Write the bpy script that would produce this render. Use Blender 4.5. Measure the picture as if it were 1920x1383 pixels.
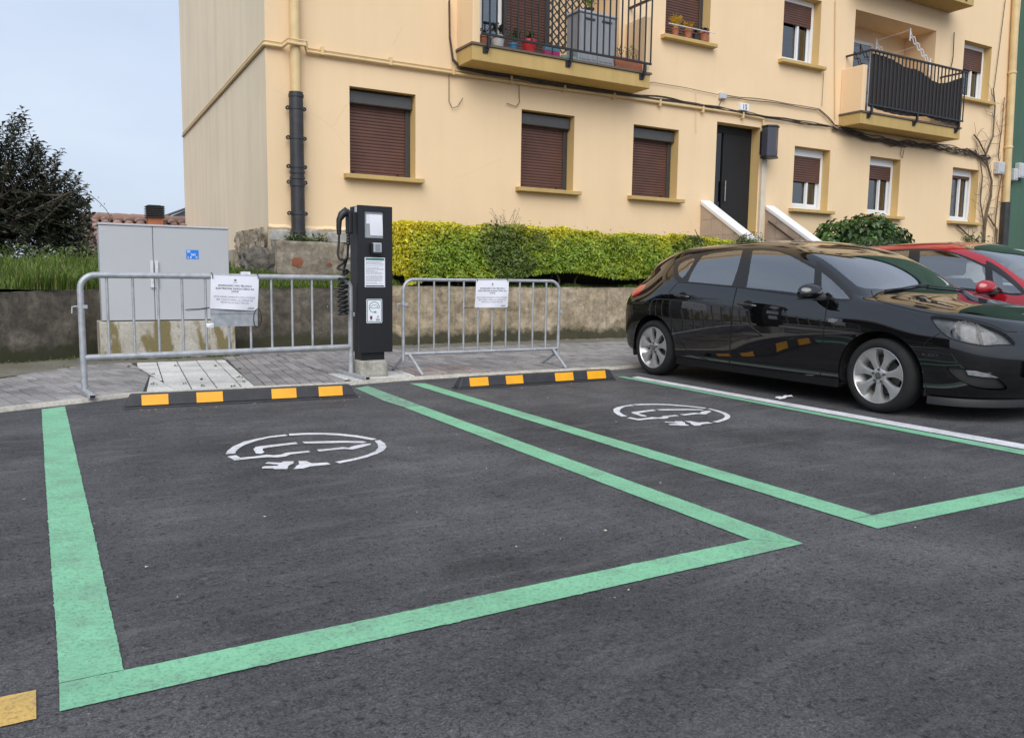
import bpy, bmesh, math, random
import numpy as np
from mathutils import Vector, Matrix, noise as mnoise
from mathutils.geometry import delaunay_2d_cdt
random.seed(7); rng = np.random.default_rng(7)
for o in list(bpy.data.objects): bpy.data.objects.remove(o)
SC = bpy.context.scene; COL = SC.collection
# ------------------------------------------------------------ camera (calibrated from the photo's vanishing points)
FPX, PITCH, ROLL, YAW, CAMH = 1531.09, -0.112558, 0.0140562, 0.5295819, 1.0
_fw = Vector((math.sin(YAW)*math.cos(PITCH), math.cos(YAW)*math.cos(PITCH), math.sin(PITCH)))
_r0 = Vector((math.cos(YAW), -math.sin(YAW), 0)); _u0 = _r0.cross(_fw)
_rt = _r0*math.cos(ROLL)+_u0*math.sin(ROLL); _up = -_r0*math.sin(ROLL)+_u0*math.cos(ROLL)
cam = bpy.data.cameras.new('camera'); camo = bpy.data.objects.new('camera', cam); COL.objects.link(camo)
cam.sensor_fit = 'HORIZONTAL'; cam.sensor_width = 36; cam.lens = FPX/1920*36
cam.clip_start = .05; cam.clip_end = 3000
camo.matrix_world = Matrix(((_rt.x, _up.x, -_fw.x, 0), (_rt.y, _up.y, -_fw.y, 0), (_rt.z, _up.z, -_fw.z, CAMH), (0, 0, 0, 1)))
SC.camera = camo
# ------------------------------------------------------------ overcast sky and soft sun
SUN_EL, SUN_AZ = math.radians(42), math.radians(212)      # azimuth clockwise from +Y
w = bpy.data.worlds.new('World'); SC.world = w; w.use_nodes = True
nt = w.node_tree; nt.nodes.clear()
sky = nt.nodes.new('ShaderNodeTexSky'); sky.sky_type = 'NISHITA'; sky.sun_disc = False
sky.sun_elevation = SUN_EL; sky.sun_rotation = SUN_AZ; sky.air_density = 1.0; sky.dust_density = 4.0
tc = nt.nodes.new('ShaderNodeTexCoord'); mp = nt.nodes.new('ShaderNodeMapping'); mp.inputs['Scale'].default_value = (1, 1, 3.0)
nz = nt.nodes.new('ShaderNodeTexNoise'); nz.inputs['Scale'].default_value = 1.6; nz.inputs['Detail'].default_value = 5; nz.inputs['Roughness'].default_value = .55
cr = nt.nodes.new('ShaderNodeValToRGB'); cr.color_ramp.elements[0].position = .3; cr.color_ramp.elements[1].position = .72
cr.color_ramp.elements[0].color = (3.3, 4.0, 5.2, 1); cr.color_ramp.elements[1].color = (4.35, 4.9, 5.8, 1)
mx = nt.nodes.new('ShaderNodeMix'); mx.data_type = 'RGBA'; mx.inputs[0].default_value = .85
bg = nt.nodes.new('ShaderNodeBackground'); bg.inputs['Strength'].default_value = .1
ow = nt.nodes.new('ShaderNodeOutputWorld'); L = nt.links.new
L(tc.outputs['Generated'], mp.inputs['Vector']); L(mp.outputs[0], nz.inputs['Vector']); L(nz.outputs['Fac'], cr.inputs[0])
L(sky.outputs[0], mx.inputs[6]); L(cr.outputs[0], mx.inputs[7]); L(mx.outputs[2], bg.inputs['Color']); L(bg.outputs[0], ow.inputs[0])
sl = bpy.data.lights.new('sun', 'SUN'); sl.energy = 1.5; sl.angle = math.radians(55); sl.color = (1, .975, .94)
so = bpy.data.objects.new('sun', sl); COL.objects.link(so)
_sd = Vector((math.sin(SUN_AZ)*math.cos(SUN_EL), math.cos(SUN_AZ)*math.cos(SUN_EL), math.sin(SUN_EL)))
so.rotation_euler = _sd.to_track_quat('Z', 'Y').to_euler(); so.location = _sd*40
vs = SC.view_settings; vs.view_transform = 'Standard'; vs.look = 'None'; vs.gamma = 1; vs.use_curve_mapping = False
vs.exposure = .80
# ------------------------------------------------------------ photo pixel -> point on a given real plane
def at(px, py, X=None, Y=None, Z=None):
    d = _fw+_rt*((px-960)/FPX)-_up*((py-691.5)/FPX)
    t = X/d.x if X is not None else (Y/d.y if Y is not None else (Z-CAMH)/d.z)
    return Vector((0, 0, CAMH))+d*t
# ------------------------------------------------------------ mesh helpers
class MB:
    def __init__(s): s.v = []; s.f = []
    def add(s, vs, fs):
        n = len(s.v); s.v += [tuple(v) for v in vs]; s.f += [tuple(i+n for i in f) for f in fs]; return s
    def box(s, x0, x1, y0, y1, z0, z1):
        return s.add([(x0,y0,z0),(x1,y0,z0),(x1,y1,z0),(x0,y1,z0),(x0,y0,z1),(x1,y0,z1),(x1,y1,z1),(x0,y1,z1)],
                     [(3,2,1,0),(4,5,6,7),(0,1,5,4),(1,2,6,5),(2,3,7,6),(3,0,4,7)])
    def obox(s, c, sx, sy, sz, rz=0, M=None):
        M = M or Matrix.Rotation(rz, 3, 'Z'); c = Vector(c); b = MB().box(-sx/2, sx/2, -sy/2, sy/2, -sz/2, sz/2)
        return s.add([c+M@Vector(v) for v in b.v], b.f)
    def bar(s, a, b, w, h=None, up=(0, 0, 1)):
        a = Vector(a); b = Vector(b); d = (b-a); l = d.length; d.normalize(); h = h or w
        u = Vector(up); sd = d.cross(u)
        if sd.length < 1e-4: sd = d.cross(Vector((0, 1, 0)))
        sd.normalize(); u = sd.cross(d)
        q = [a+sd*x*w/2+u*y*h/2 for x, y in ((-1,-1),(1,-1),(1,1),(-1,1))]
        return s.add(q+[p+d*l for p in q], [(3,2,1,0),(4,5,6,7),(0,1,5,4),(1,2,6,5),(2,3,7,6),(3,0,4,7)])
    def tube(s, pts, r, n=8, cap=True, closed=False):
        P = [Vector(p) for p in pts]; R = r if hasattr(r, '__len__') else [r]*len(P); m = len(P); rings = []; prev = None
        for i, p in enumerate(P):
            if closed: t = P[(i+1) % m]-P[i-1]
            else: t = P[min(i+1, m-1)]-P[max(i-1, 0)]
            if t.length < 1e-9: t = Vector((0, 0, 1))
            t.normalize()
            if prev is None:
                a = t.cross(Vector((0, 0, 1)));
                if a.length < .05: a = t.cross(Vector((0, 1, 0)))
            else: a = prev-t*prev.dot(t)
            if a.length < 1e-6: a = t.orthogonal()
            a.normalize(); prev = a; b = t.cross(a)
            rings.append([p+(a*math.cos(k*2*math.pi/n)+b*math.sin(k*2*math.pi/n))*R[i] for k in range(n)])
        vs = [v for rg in rings for v in rg]; fs = []
        for i in range(m if closed else m-1):
            j = (i+1) % m
            for k in range(n): fs.append((i*n+k, i*n+(k+1) % n, j*n+(k+1) % n, j*n+k))
        if cap and not closed: fs += [tuple(range(n))[::-1], tuple((m-1)*n+k for k in range(n))]
        return s.add(vs, fs)
    def prism(s, poly, O, ux, uy, d):
        """polygon (2D) in plane O+ux*a+uy*b, extruded by vector d"""
        O = Vector(O); ux = Vector(ux); uy = Vector(uy); d = Vector(d); n = len(poly)
        a = [O+ux*p[0]+uy*p[1] for p in poly]
        return s.add(a+[q+d for q in a], [tuple(range(n))[::-1], tuple(range(n, 2*n))]+[(i, (i+1) % n, n+(i+1) % n, n+i) for i in range(n)])
    def lathe(s, prof, C=(0, 0, 0), ax='Z', n=24, close=False):
        C = Vector(C); vs = []; fs = []; m = len(prof)
        for k in range(n):
            c, q = math.cos(2*math.pi*k/n), math.sin(2*math.pi*k/n)
            for r, h in prof:
                vs.append(C+Vector({'Z': (r*c, r*q, h), 'X': (h, r*c, r*q), 'Y': (r*q, h, r*c)}[ax]))
        for k in range(n):
            k2 = (k+1) % n
            for i in range(m-1 if not close else m):
                j = (i+1) % m
                fs.append((k*m+i, k2*m+i, k2*m+j, k*m+j))
        return s.add(vs, fs)
    def grid(s, P):
        m, n = len(P), len(P[0])
        return s.add([p for r in P for p in r], [(i*n+j, i*n+j+1, (i+1)*n+j+1, (i+1)*n+j) for i in range(m-1) for j in range(n-1)])
    def mesh(s, name, bevel=0, smooth=None, seg=1):
        me = bpy.data.meshes.new(name); me.from_pydata([tuple(v) for v in s.v], [], s.f)
        bm = bmesh.new(); bm.from_mesh(me)
        bmesh.ops.recalc_face_normals(bm, faces=bm.faces)
        if bevel:
            ed = [e for e in bm.edges if len(e.link_faces) == 2 and e.calc_face_angle(0) > .5]
            bmesh.ops.bevel(bm, geom=ed, offset=bevel, segments=seg, affect='EDGES', clamp_overlap=True, profile=.5)
        bm.to_mesh(me); bm.free()
        if smooth is not None:
            me.shade_smooth(); me.set_sharp_from_angle(angle=math.radians(smooth))
        return me
def link(name, me, m=None, parent=None):
    o = bpy.data.objects.new(name, me); COL.objects.link(o)
    if m is not None and me is not None:
        if len(me.materials): me.materials[0] = m
        else: me.materials.append(m)
    if parent is not None:
        o.parent = parent
        if parent.parent is None: o.matrix_parent_inverse = parent_world(parent).inverted()
        else: o.matrix_parent_inverse = parent_world(parent).inverted()
    return o
def parent_world(p):
    M = Matrix.LocRotScale(p.location, p.rotation_euler, p.scale)
    if p.parent: return parent_world(p.parent)@p.matrix_parent_inverse@M
    return M
def obj(name, mb, m, parent=None, bevel=0, smooth=None, seg=1): return link(name, mb.mesh(name, bevel, smooth, seg), m, parent)
def tag(o, label=None, cat=None, group=None, kind=None):
    if label: o['label'] = label
    if cat: o['category'] = cat
    if group: o['group'] = group
    if kind: o['kind'] = kind
    return o
def thing(name, loc, label, cat, group=None, rz=0):
    o = bpy.data.objects.new(name, None); COL.objects.link(o); o.location = loc; o.rotation_euler.z = rz
    o.empty_display_size = .1
    return tag(o, label, cat, group)
def lobj(name, mb, m, parent, **k):
    """part given in the parent's local coordinates"""
    o = link(name, mb.mesh(name, **k), m); o.parent = parent; return o
def copy_tree(o, parent=None):
    c = o.copy(); COL.objects.link(c); c.parent = parent
    for ch in o.children: copy_tree(ch, c)
    return c
def npmesh(name, V, Fq, m=None, parent=None, col=None, smooth=False):
    """fast mesh from numpy arrays: V (n,3), Fq (k,3|4)"""
    me = bpy.data.meshes.new(name); k = Fq.shape[1]; nf = len(Fq)
    me.vertices.add(len(V)); me.vertices.foreach_set('co', np.ascontiguousarray(V, dtype=np.float32).ravel())
    me.loops.add(nf*k); me.loops.foreach_set('vertex_index', np.ascontiguousarray(Fq, dtype=np.int32).ravel())
    me.polygons.add(nf); me.polygons.foreach_set('loop_start', np.arange(0, nf*k, k, dtype=np.int32))
    me.polygons.foreach_set('loop_total', np.full(nf, k, dtype=np.int32))
    if smooth: me.polygons.foreach_set('use_smooth', np.ones(nf, dtype=bool))
    if col is not None:
        a = me.color_attributes.new('tint', 'FLOAT_COLOR', 'POINT')
        a.data.foreach_set('color', np.ascontiguousarray(col, dtype=np.float32).ravel())
    me.update(calc_edges=True); me.validate()
    return link(name, me, m, parent)
FONT = None
def text_mesh(name, body, size, O, ux, uy, m, parent, align='CENTER', bold=0.0, nrm=.0008):
    cu = bpy.data.curves.new(name, 'FONT'); cu.body = body; cu.size = size; cu.align_x = align; cu.offset = bold; cu.resolution_u = 2
    t = bpy.data.objects.new(name, cu); COL.objects.link(t)
    dg = bpy.context.evaluated_depsgraph_get(); dg.update()
    me = bpy.data.meshes.new_from_object(t.evaluated_get(dg)); bpy.data.objects.remove(t)
    ux = Vector(ux).normalized(); uy = Vector(uy).normalized(); nn = ux.cross(uy)
    for v in me.vertices: v.co = Vector(O)+ux*v.co.x+uy*v.co.y+nn*nrm
    me.name = name; return link(name, me, m, parent)
# ------------------------------------------------------------ materials
class N:
    def __init__(s, name):
        s.m = bpy.data.materials.new(name); s.m.use_nodes = True; s.t = s.m.node_tree; s.t.nodes.clear()
        s.out = s.n('OutputMaterial'); s.p = s.n('BsdfPrincipled'); s.t.links.new(s.p.outputs[0], s.out.inputs[0])
    def n(s, k, **kw):
        x = s.t.nodes.new('ShaderNode'+k)
        for a, b in kw.items(): setattr(x, a, b)
        return x
    def l(s, a, b): s.t.links.new(a, b)
    def coord(s, kind='Object', scale=(1, 1, 1)):
        if kind == 'World':
            g = s.n('NewGeometry'); o = g.outputs['Position']
        else: o = s.n('TexCoord').outputs[kind]
        mp = s.n('Mapping'); mp.inputs['Scale'].default_value = scale; s.l(o, mp.inputs[0]); return mp.outputs[0]
    def noise(s, vec, scale, detail=4, rough=.55, dist=0):
        x = s.n('TexNoise'); x.inputs['Scale'].default_value = scale; x.inputs['Detail'].default_value = detail
        x.inputs['Roughness'].default_value = rough; x.inputs['Distortion'].default_value = dist; s.l(vec, x.inputs['Vector']); return x.outputs['Fac']
    def ramp(s, fac, stops):
        r = s.n('ValToRGB'); e = r.color_ramp.elements
        while len(e) < len(stops): e.new(.5)
        for q, (p, c) in zip(e, stops):
            q.position = p; q.color = (*c, 1) if len(c) == 3 else c
        s.l(fac, r.inputs[0]); return r.outputs[0]
    def mix(s, fac, a, b, mode='MIX'):
        x = s.n('Mix', data_type='RGBA', blend_type=mode)
        for i, q in ((0, fac), (6, a), (7, b)):
            if isinstance(q, (int, float)): x.inputs[i].default_value = q
            elif isinstance(q, tuple): x.inputs[i].default_value = (*q, 1)
            else: s.l(q, x.inputs[i])
        return x.outputs[2]
    def math(s, op, a, b=0, clamp=False):
        x = s.n('Math', operation=op, use_clamp=clamp)
        for i, q in ((0, a), (1, b)):
            if isinstance(q, (int, float)): x.inputs[i].default_value = q
            else: s.l(q, x.inputs[i])
        return x.outputs[0]
    def bump(s, h, strength=.3, dist=.01, prev=None):
        b = s.n('Bump'); b.inputs['Strength'].default_value = strength; b.inputs['Distance'].default_value = dist; s.l(h, b.inputs['Height'])
        if prev is not None: s.l(prev, b.inputs['Normal'])
        s.l(b.outputs[0], s.p.inputs['Normal']); return b.outputs[0]
    def base(s, c):
        if isinstance(c, tuple): s.p.inputs['Base Color'].default_value = (*c, 1)
        else: s.l(c, s.p.inputs['Base Color'])
        return s
    def set(s, **k):
        for a, b in k.items(): s.p.inputs[a.replace('_', ' ')].default_value = b
        return s
    def sep(s, vec):
        x = s.n('SeparateXYZ'); s.l(vec, x.inputs[0]); return x.outputs
def sc(c, k): return tuple(min(1, max(0, v*k)) for v in c)
def simple(name, c, rough=.6, metal=0, var=.12, scale=8, bump=0, bscale=60, bd=.004, coord='Object', coat=0, rnd=0):
    n = N(name); v = n.coord(coord)
    f = n.noise(v, scale, 5, .6)
    col = n.ramp(f, [(.3, sc(c, 1-var)), (.7, sc(c, 1+var))])
    if rnd:
        oi = n.n('ObjectInfo'); g = n.ramp(oi.outputs['Random'], [(0, (1-rnd,)*3), (1, (1+rnd,)*3)]); col = n.mix(1.0, col, g, 'MULTIPLY')
    n.base(col); n.set(Roughness=rough, Metallic=metal)
    if coat: n.set(Coat_Weight=coat, Coat_Roughness=.04)
    if bump: n.bump(n.noise(v, bscale, 4, .6), bump, bd)
    return n.m
M = {}
# ============================================================ GROUND MATERIALS
def m_asphalt():
    n = N('asphalt'); v = n.coord('World')
    big = n.noise(v, .8, 6, .68); mid = n.noise(v, 3.5, 5, .65); fine = n.noise(v, 130, 3, .7); grit = n.noise(v, 190, 2, .7)
    c = n.ramp(big, [(.30, (.060, .059, .063)), (.48, (.104, .103, .108)), (.70, (.175, .172, .177))])
    c = n.mix(.35, c, n.ramp(mid, [(.3, (.6,)*3), (.72, (1.3,)*3)]), 'MULTIPLY')
    pit = n.noise(n.coord('World', (1, 1, 1)), 46, 5, .7, .6); c = n.mix(.9, c, n.ramp(pit, [(.34, (.22,)*3), (.43, (.8,)*3), (.60, (1.08,)*3), (.72, (1.5,)*3)]), 'MULTIPLY')
    c = n.mix(1.0, c, n.ramp(fine, [(.28, (.35,)*3), (.5, (.95,)*3), (.72, (1.7,)*3)]), 'MULTIPLY')
    vo = n.n('TexVoronoi', feature='F1'); vo.inputs['Scale'].default_value = 48; n.l(v, vo.inputs['Vector'])
    sp = n.ramp(vo.outputs['Distance'], [(.0, (1,)*3), (.05, (1,)*3), (.09, (0,)*3)])
    wn = n.n('TexWhiteNoise'); n.l(vo.outputs['Position'], wn.inputs['Vector'])
    sp2 = n.math('MULTIPLY', sp, n.math('GREATER_THAN', wn.outputs['Value'], .86))
    c = n.mix(n.math('MULTIPLY', sp2, .8), c, (.38, .37, .36))
    v2 = n.n('TexVoronoi', feature='F1'); v2.inputs['Scale'].default_value = 26; n.l(n.mix(.02, v, n.noise(v, 60, 3, .7)), v2.inputs['Vector']); w2 = n.n('TexWhiteNoise'); n.l(v2.outputs['Position'], w2.inputs['Vector'])
    pk = n.math('MULTIPLY', n.ramp(v2.outputs['Distance'], [(.12, (1,)*3), (.30, (0,)*3)]), n.math('GREATER_THAN', w2.outputs['Value'], .72)); c = n.mix(n.math('MULTIPLY', pk, .75), c, (.018, .018, .021))
    # tyre rubber and oil stains
    xyz = n.sep(v)
    for (sx, sy, rx, ry, dk) in ((1.36, 2.42, .22, .11, .66), (1.35, 4.1, .5, .22, .8), (4.1, 3.6, .45, .4, .7), (1.1, 4.9, .5, .35, .85), (3.9, 5.9, .6, .4, .85)):
        dx = n.math('MULTIPLY', n.math('SUBTRACT', xyz[0], sx), 1/rx); dy = n.math('MULTIPLY', n.math('SUBTRACT', xyz[1], sy), 1/ry)
        d = n.math('ADD', n.math('ADD', n.math('MULTIPLY', dx, dx), n.math('MULTIPLY', dy, dy)), n.math('MULTIPLY', n.math('SUBTRACT', mid, .5), 2.2))
        c = n.mix(1.0, c, n.ramp(d, [(.15, (dk,)*3), (1.0, (1,)*3)]), 'MULTIPLY')
    # dusty pale scuffs towards the kerb
    du = n.noise(n.coord('World', (1.2, 6, 1)), 1.5, 6, .7)
    c = n.mix(n.math('MULTIPLY', n.ramp(du, [(.52, (0,)*3), (.72, (1,)*3)]), .5), c, (.2, .19, .185))
    n.base(c); n.set(Roughness=.82, Specular_IOR_Level=.35)
    b0 = n.bump(pit, .8, .02); b = n.bump(fine, .9, .010, b0); n.bump(grit, .5, .004, b)
    return n.m
def m_paint(name, col, wear=.6, rough=.6):
    n = N(name); v = n.coord('World')
    f = n.noise(v, 30, 6, .75); g = n.noise(v, 2.6, 6, .7); h = n.noise(v, 90, 3, .7)
    c = n.mix(.7, col, n.ramp(g, [(.3, (.74,)*3), (.7, (1.08,)*3)]), 'MULTIPLY')
    wz = n.noise(v, 1.3, 4, .6); fw_ = n.math('ADD', f, n.math('MULTIPLY', n.math('SUBTRACT', wz, .5), .45)); c = n.mix(n.ramp(fw_, [(wear, (0,)*3), (wear+.06, (.8,)*3)]), c, (.075, .075, .078)); c = n.mix(n.ramp(n.noise(v, 5, 6, .75), [(.48, (0,)*3), (.72, (.5,)*3)]), c, (.15, .16, .145)); c = n.mix(n.ramp(n.noise(n.coord('World', (9, 1.2, 1)), 2.2, 5, .7), [(.62, (0,)*3), (.72, (.45,)*3)]), c, (.11, .115, .11))
    c = n.mix(.55, c, n.ramp(h, [(.33, (.35,)*3), (.48, (1.0,)*3), (.7, (1.15,)*3)]), 'MULTIPLY')
    n.base(c); n.set(Roughness=rough); b = n.bump(f, .5, .012); n.bump(h, .45, .006, b)
    return n.m
M['asphalt'] = m_asphalt()
M['green'] = m_paint('green_paint', (.215, .52, .315), .69)
M['green_worn'] = m_paint('green_paint_worn', (.22, .42, .29), .56)
M['white_line'] = m_paint('white_paint', (.74, .74, .76), .68)
M['yellow_line'] = m_paint('yellow_paint', (.68, .44, .12), .69)
def m_paver(name, c, rnd=.16):
    n = N(name); v = n.coord('World'); oi = n.n('ObjectInfo'); gi = n.n('NewGeometry'); rr = n.math('FRACT', n.math('ADD', oi.outputs['Random'], n.math('MULTIPLY', gi.outputs['Random Per Island'], 3.7)))
    col = n.ramp(n.noise(v, 1.1, 5, .65), [(.3, sc(c, .72)), (.7, sc(c, 1.2))])
    col = n.mix(.7, col, n.ramp(n.noise(v, 60, 4, .7), [(.3, (.55,)*3), (.7, (1.25,)*3)]), 'MULTIPLY')
    col = n.mix(1.0, col, n.ramp(rr, [(0, (1-rnd*1.5,)*3), (1, (1+rnd*1.3,)*3)]), 'MULTIPLY')
    n.base(col); n.set(Roughness=.9); n.bump(n.noise(v, 90, 3, .7), .4, .004); return n.m
M['paver'] = m_paver('grey_paver', (.27, .255, .25)); M['paver_red'] = m_paver('pinkish_paver', (.33, .275, .255)); M['paver_white'] = m_paver('white_paver', (.62, .61, .58), .07)
def m_dirtcon(name, c, moss=.0, scale=2.5):
    n = N(name); v = n.coord('World')
    col = n.ramp(n.noise(v, scale, 6, .7), [(.28, sc(c, .62)), (.72, sc(c, 1.3))])
    col = n.mix(.8, col, n.ramp(n.noise(v, 45, 4, .7), [(.3, (.6,)*3), (.7, (1.25,)*3)]), 'MULTIPLY')
    if moss:
        col = n.mix(n.ramp(n.noise(v, 5, 5, .7), [(.62-moss*.2, (0,)*3), (.75-moss*.1, (.8,)*3)]), col, (.075, .085, .03))
    n.base(col); n.set(Roughness=.93); n.bump(n.noise(v, 40, 5, .7), .55, .01); return n.m
M['mortar'] = m_dirtcon('paving_bed', (.055, .05, .042)); M['kerb'] = m_dirtcon('kerb_concrete', (.46, .43, .37), .1)
M['dirt'] = m_dirtcon('dirt_strip', (.17, .155, .12), .5); M['soil'] = m_dirtcon('soil', (.06, .05, .03), .3)
# ============================================================ ROAD
road = tag(link('road', MB().add([(-900,-900,0),(900,-900,0),(900,900,0),(-900,900,0)], [(0,1,2,3)]).mesh('road'), M['asphalt']), 'dark grey asphalt car park surface with painted bays', 'road', kind='structure')
def strip(name, mat, L, R, parent, label=None, z=.004, jit=.0021, closed_rag=True):
    """painted line between two ground polylines; slightly ragged edges"""
    def dens(P):
        out = []
        for a, b in zip(P[:-1], P[1:]):
            k = max(2, int((Vector(b)-Vector(a)).length/.014))
            out += [Vector(a).lerp(Vector(b), i/k) for i in range(k)]
        return out+[Vector(P[-1])]
    k = max(len(dens(L)), len(dens(R)))
    def res(P):
        P = [Vector(p) for p in P]; d = [0]
        for a, b in zip(P[:-1], P[1:]): d.append(d[-1]+(b-a).length)
        o = []
        for i in range(k):
            s = d[-1]*i/(k-1); j = min(max(np.searchsorted(d, s)-1, 0), len(P)-2)
            o.append(P[j].lerp(P[j+1], (s-d[j])/(d[j+1]-d[j]) if d[j+1] > d[j] else 0))
        return o
    A, B = res(L), res(R); rows = []
    for i, (a, b) in enumerate(zip(A, B)):
        j1 = mnoise.noise(Vector((a.x*2.5, a.y*2.5, 1.3)))*jit*.9+random.uniform(-1, 1)*jit*.55-(random.random() < .03)*jit*2; j2 = mnoise.noise(Vector((b.x*2.5, b.y*2.5, 7.7)))*jit*.9+random.uniform(-1, 1)*jit*.55+(random.random() < .03)*jit*2
        dv = (b-a).normalized(); a2, b2 = a+dv*j1, b+dv*j2
        rows.append([(a2.x, a2.y, z), (b2.x, b2.y, z)])
    o = obj(name, MB().grid(rows), mat, parent)
    if label: o['label'] = label
    return o
strip('bay_line', M['green'], [(.013,2.178),(.010,4.4),(.013,6.725)], [(.155,2.178),(.160,4.4),(.164,6.805)], road, 'broad green line along the left of the nearest bay')
strip('bay_line', M['green'], [(.009,2.033),(1.25,2.038),(2.499,2.044)], [(.012,2.1755),(1.25,2.176),(2.349,2.175)], road, 'green line across the open front of the nearest bay')
strip('bay_line', M['green'], [(2.3515,2.1765),(2.378,4.3),(2.392,5.7)], [(2.4985,2.0475),(2.525,4.3),(2.538,5.7)], road)
strip('bay_line', M['green_worn'], [(2.392,5.705),(2.372,6.05),(2.416,6.87)], [(2.538,5.705),(2.552,6.2),(2.566,6.95)], road, 'worn faded stretch of green line near the charger')
strip('bay_line', M['green'], [(2.922,2.169),(2.952,4.5),(2.972,6.965)], [(3.075,2.169),(3.090,4.5),(3.108,6.91)], road)
strip('bay_line', M['green'], [(2.922,2.032),(4.2,2.01),(5.18,2.0)], [(2.924,2.167),(4.2,2.135),(4.968,2.13)], road, 'green line across the open front of the far bay')
strip('bay_line', M['green'], [(4.968,2.132),(5.05,4.6),(5.098,6.60)], [(5.112,2.06),(5.135,4.6),(5.170,6.57)], road)
strip('bay_line', M['white_line'], [(5.145,1.5),(5.165,4.6),(5.188,6.47)], [(5.312,1.5),(5.31,4.6),(5.306,6.515)], road, 'white line between the charging bay and the black car')
strip('bay_line', M['yellow_line'], [(-1.6,2.03),(-.037,2.022)], [(-1.6,2.172),(-.037,2.168)], road, 'end of a yellow painted line at the lower left corner')
# charging symbols: stencil traced on the ground plane
EV = [[(122,598),(140,565),(200,520),(300,475),(420,445),(560,420),(700,403),(715,400),(745,412),(700,418),(560,433),(420,468),(310,508),(255,540),(228,568),(222,592)],
 [(752,395),(900,386),(1060,384),(1250,390),(1450,412),(1630,445),(1590,458),(1430,430),(1250,410),(1060,402),(900,405),(765,412)],
 [(1610,462),(1668,458),(1712,488),(1730,525),(1705,560),(1640,595),(1540,628),(1420,658),(1265,690),(1215,676),(1330,655),(1440,632),(1540,603),(1620,568),(1650,535),(1645,500)],
 [(142,622),(228,608),(270,634),(400,622),(535,603),(600,610),(680,602),(730,584),(830,576),(950,564),(970,579),(850,592),(770,601),(725,620),(640,632),(560,628),(400,640),(215,662)],
 [(402,548),(425,526),(480,517),(650,498),(825,479),(845,494),(700,512),(560,530),(500,540),(490,553),(510,578),(480,596),(425,592)],
 [(888,474),(1060,469),(1290,465),(1490,468),(1532,478),(1490,487),(1290,484),(1160,488),(1040,490),(910,491)],
 [(1030,554),(1150,545),(1290,528),(1350,534),(1420,511),(1500,496),(1570,492),(1577,503),(1510,522),(1440,540),(1390,552),(1310,546),(1150,562),(1062,572)],
 [(600,741),(605,748),(740,747),(748,715),(800,690),(800,670),(695,671),(680,684),(545,678),(515,692),(640,703),(650,713),(510,720),(483,730),(490,741)],
 [(850,667),(930,668),(985,690),(1140,682),(1170,702),(975,720),(900,742),(805,748),(830,715),(860,700)]]
def ev_symbol(dx, dy, sclx, label):
    e = None
    polys = []
    for P in EV:
        Q = [at(400+x/5.333, 740+y/5.333, Z=0) for x, y in P]
        Q = [Vector((1.31+(q.x-1.31)*sclx+dx, q.y+dy)) for q in Q]
        R = []
        for a, b in zip(Q, Q[1:]+Q[:1]):
            k = max(1, int((b-a).length/.03))
            for i in range(k):
                p = a.lerp(b, i/k); R.append(p+Vector((random.uniform(-1, 1), random.uniform(-1, 1)))*.0016)
        polys.append(R)
    mb = MB()
    for R in polys: mb.add([(p.x, p.y, .004) for p in R], [tuple(range(len(R)))])
    o = obj('charging_symbol', mb, M['white_line'], road); o['label'] = label
ev_symbol(0, 0, 1, 'white stencil of a car with a plug in the nearest bay')
ev_symbol(2.745, .02, .96, 'white stencil of a car with a plug in the bay beside the black car')
# ============================================================ PAVEMENT
def clip(P, A, B):
    """keep the part of polygon P left of A->B"""
    out = []; n = len(P); d = B-A
    s = [d.x*(p.y-A.y)-d.y*(p.x-A.x) for p in P]
    for i in range(n):
        j = (i+1) % n
        if s[i] >= 0: out.append(P[i])
        if (s[i] >= 0) != (s[j] >= 0): out.append(P[i].lerp(P[j], s[i]/(s[i]-s[j])))
    return out
def area(P): return .5*sum(P[i].x*P[i-1].y*-1+P[i-1].x*P[i].y for i in range(len(P)))
KERB = [(-7,3.5),(-.24,6.72),(.18,6.915),(.35,6.98),(.60,7.13),(1.2,7.10),(2.36,7.07),(2.69,7.14),(3.09,7.19),(3.55,7.20),(4.47,7.195),(5.55,7.14),(5.76,7.17),(12,7.2),(26,7.2)]
WALLF = [(-7,6.4),(-.325,9.69),(.41,10.12),(.62,10.30),(2.16,10.33),(4.0,10.37),(6.19,10.43),(8.07,10.42),(10.9,10.42)]
mb = MB()
bp = KERB+[(26,11.98),(3,11.98),(.6,10.6),(-7,6.8)]
mb.prism([(p[0], p[1]) for p in bp], (0,0,.001), (1,0,0), (0,1,0), (0,0,.0205))
pavement = tag(obj('pavement', mb, M['mortar']), 'narrow pavement of small grey concrete pavers along the wall', 'pavement', kind='structure')
# kerb ribbon
kr = []
dk = []
for a, b in zip(KERB[:-1], KERB[1:]):
    k = max(1, int((Vector(b)-Vector(a)).length/.06)); dk += [Vector(a).lerp(Vector(b), i/k) for i in range(k)]
for i, p in enumerate(dk):
    t = (dk[min(i+1, len(dk)-1)]-dk[max(i-1, 0)]).normalized(); nn = Vector((-t.y, t.x))
    j = mnoise.noise(Vector((p.x*3, p.y*3, 0)))*.012+random.uniform(-.004, .004); w_ = .045+.015*mnoise.noise(Vector((p.x*2, 4, 0)))
    a = p-nn*(.012+j); b = p+nn*w_; h = .031+.004*mnoise.noise(Vector((p.x*7, p.y*7, 3)))
    kr.append([(a.x-nn.x*.012, a.y-nn.y*.012, .001), (a.x, a.y, h*.8), (a.x+nn.x*.012, a.y+nn.y*.012, h), (b.x, b.y, h), (b.x+.002*nn.x, b.y+.002*nn.y, .015)])
obj('kerb', MB().grid(kr), M['kerb'], pavement, smooth=50)['label'] = 'pale worn concrete kerb edge'
slots = []
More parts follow.
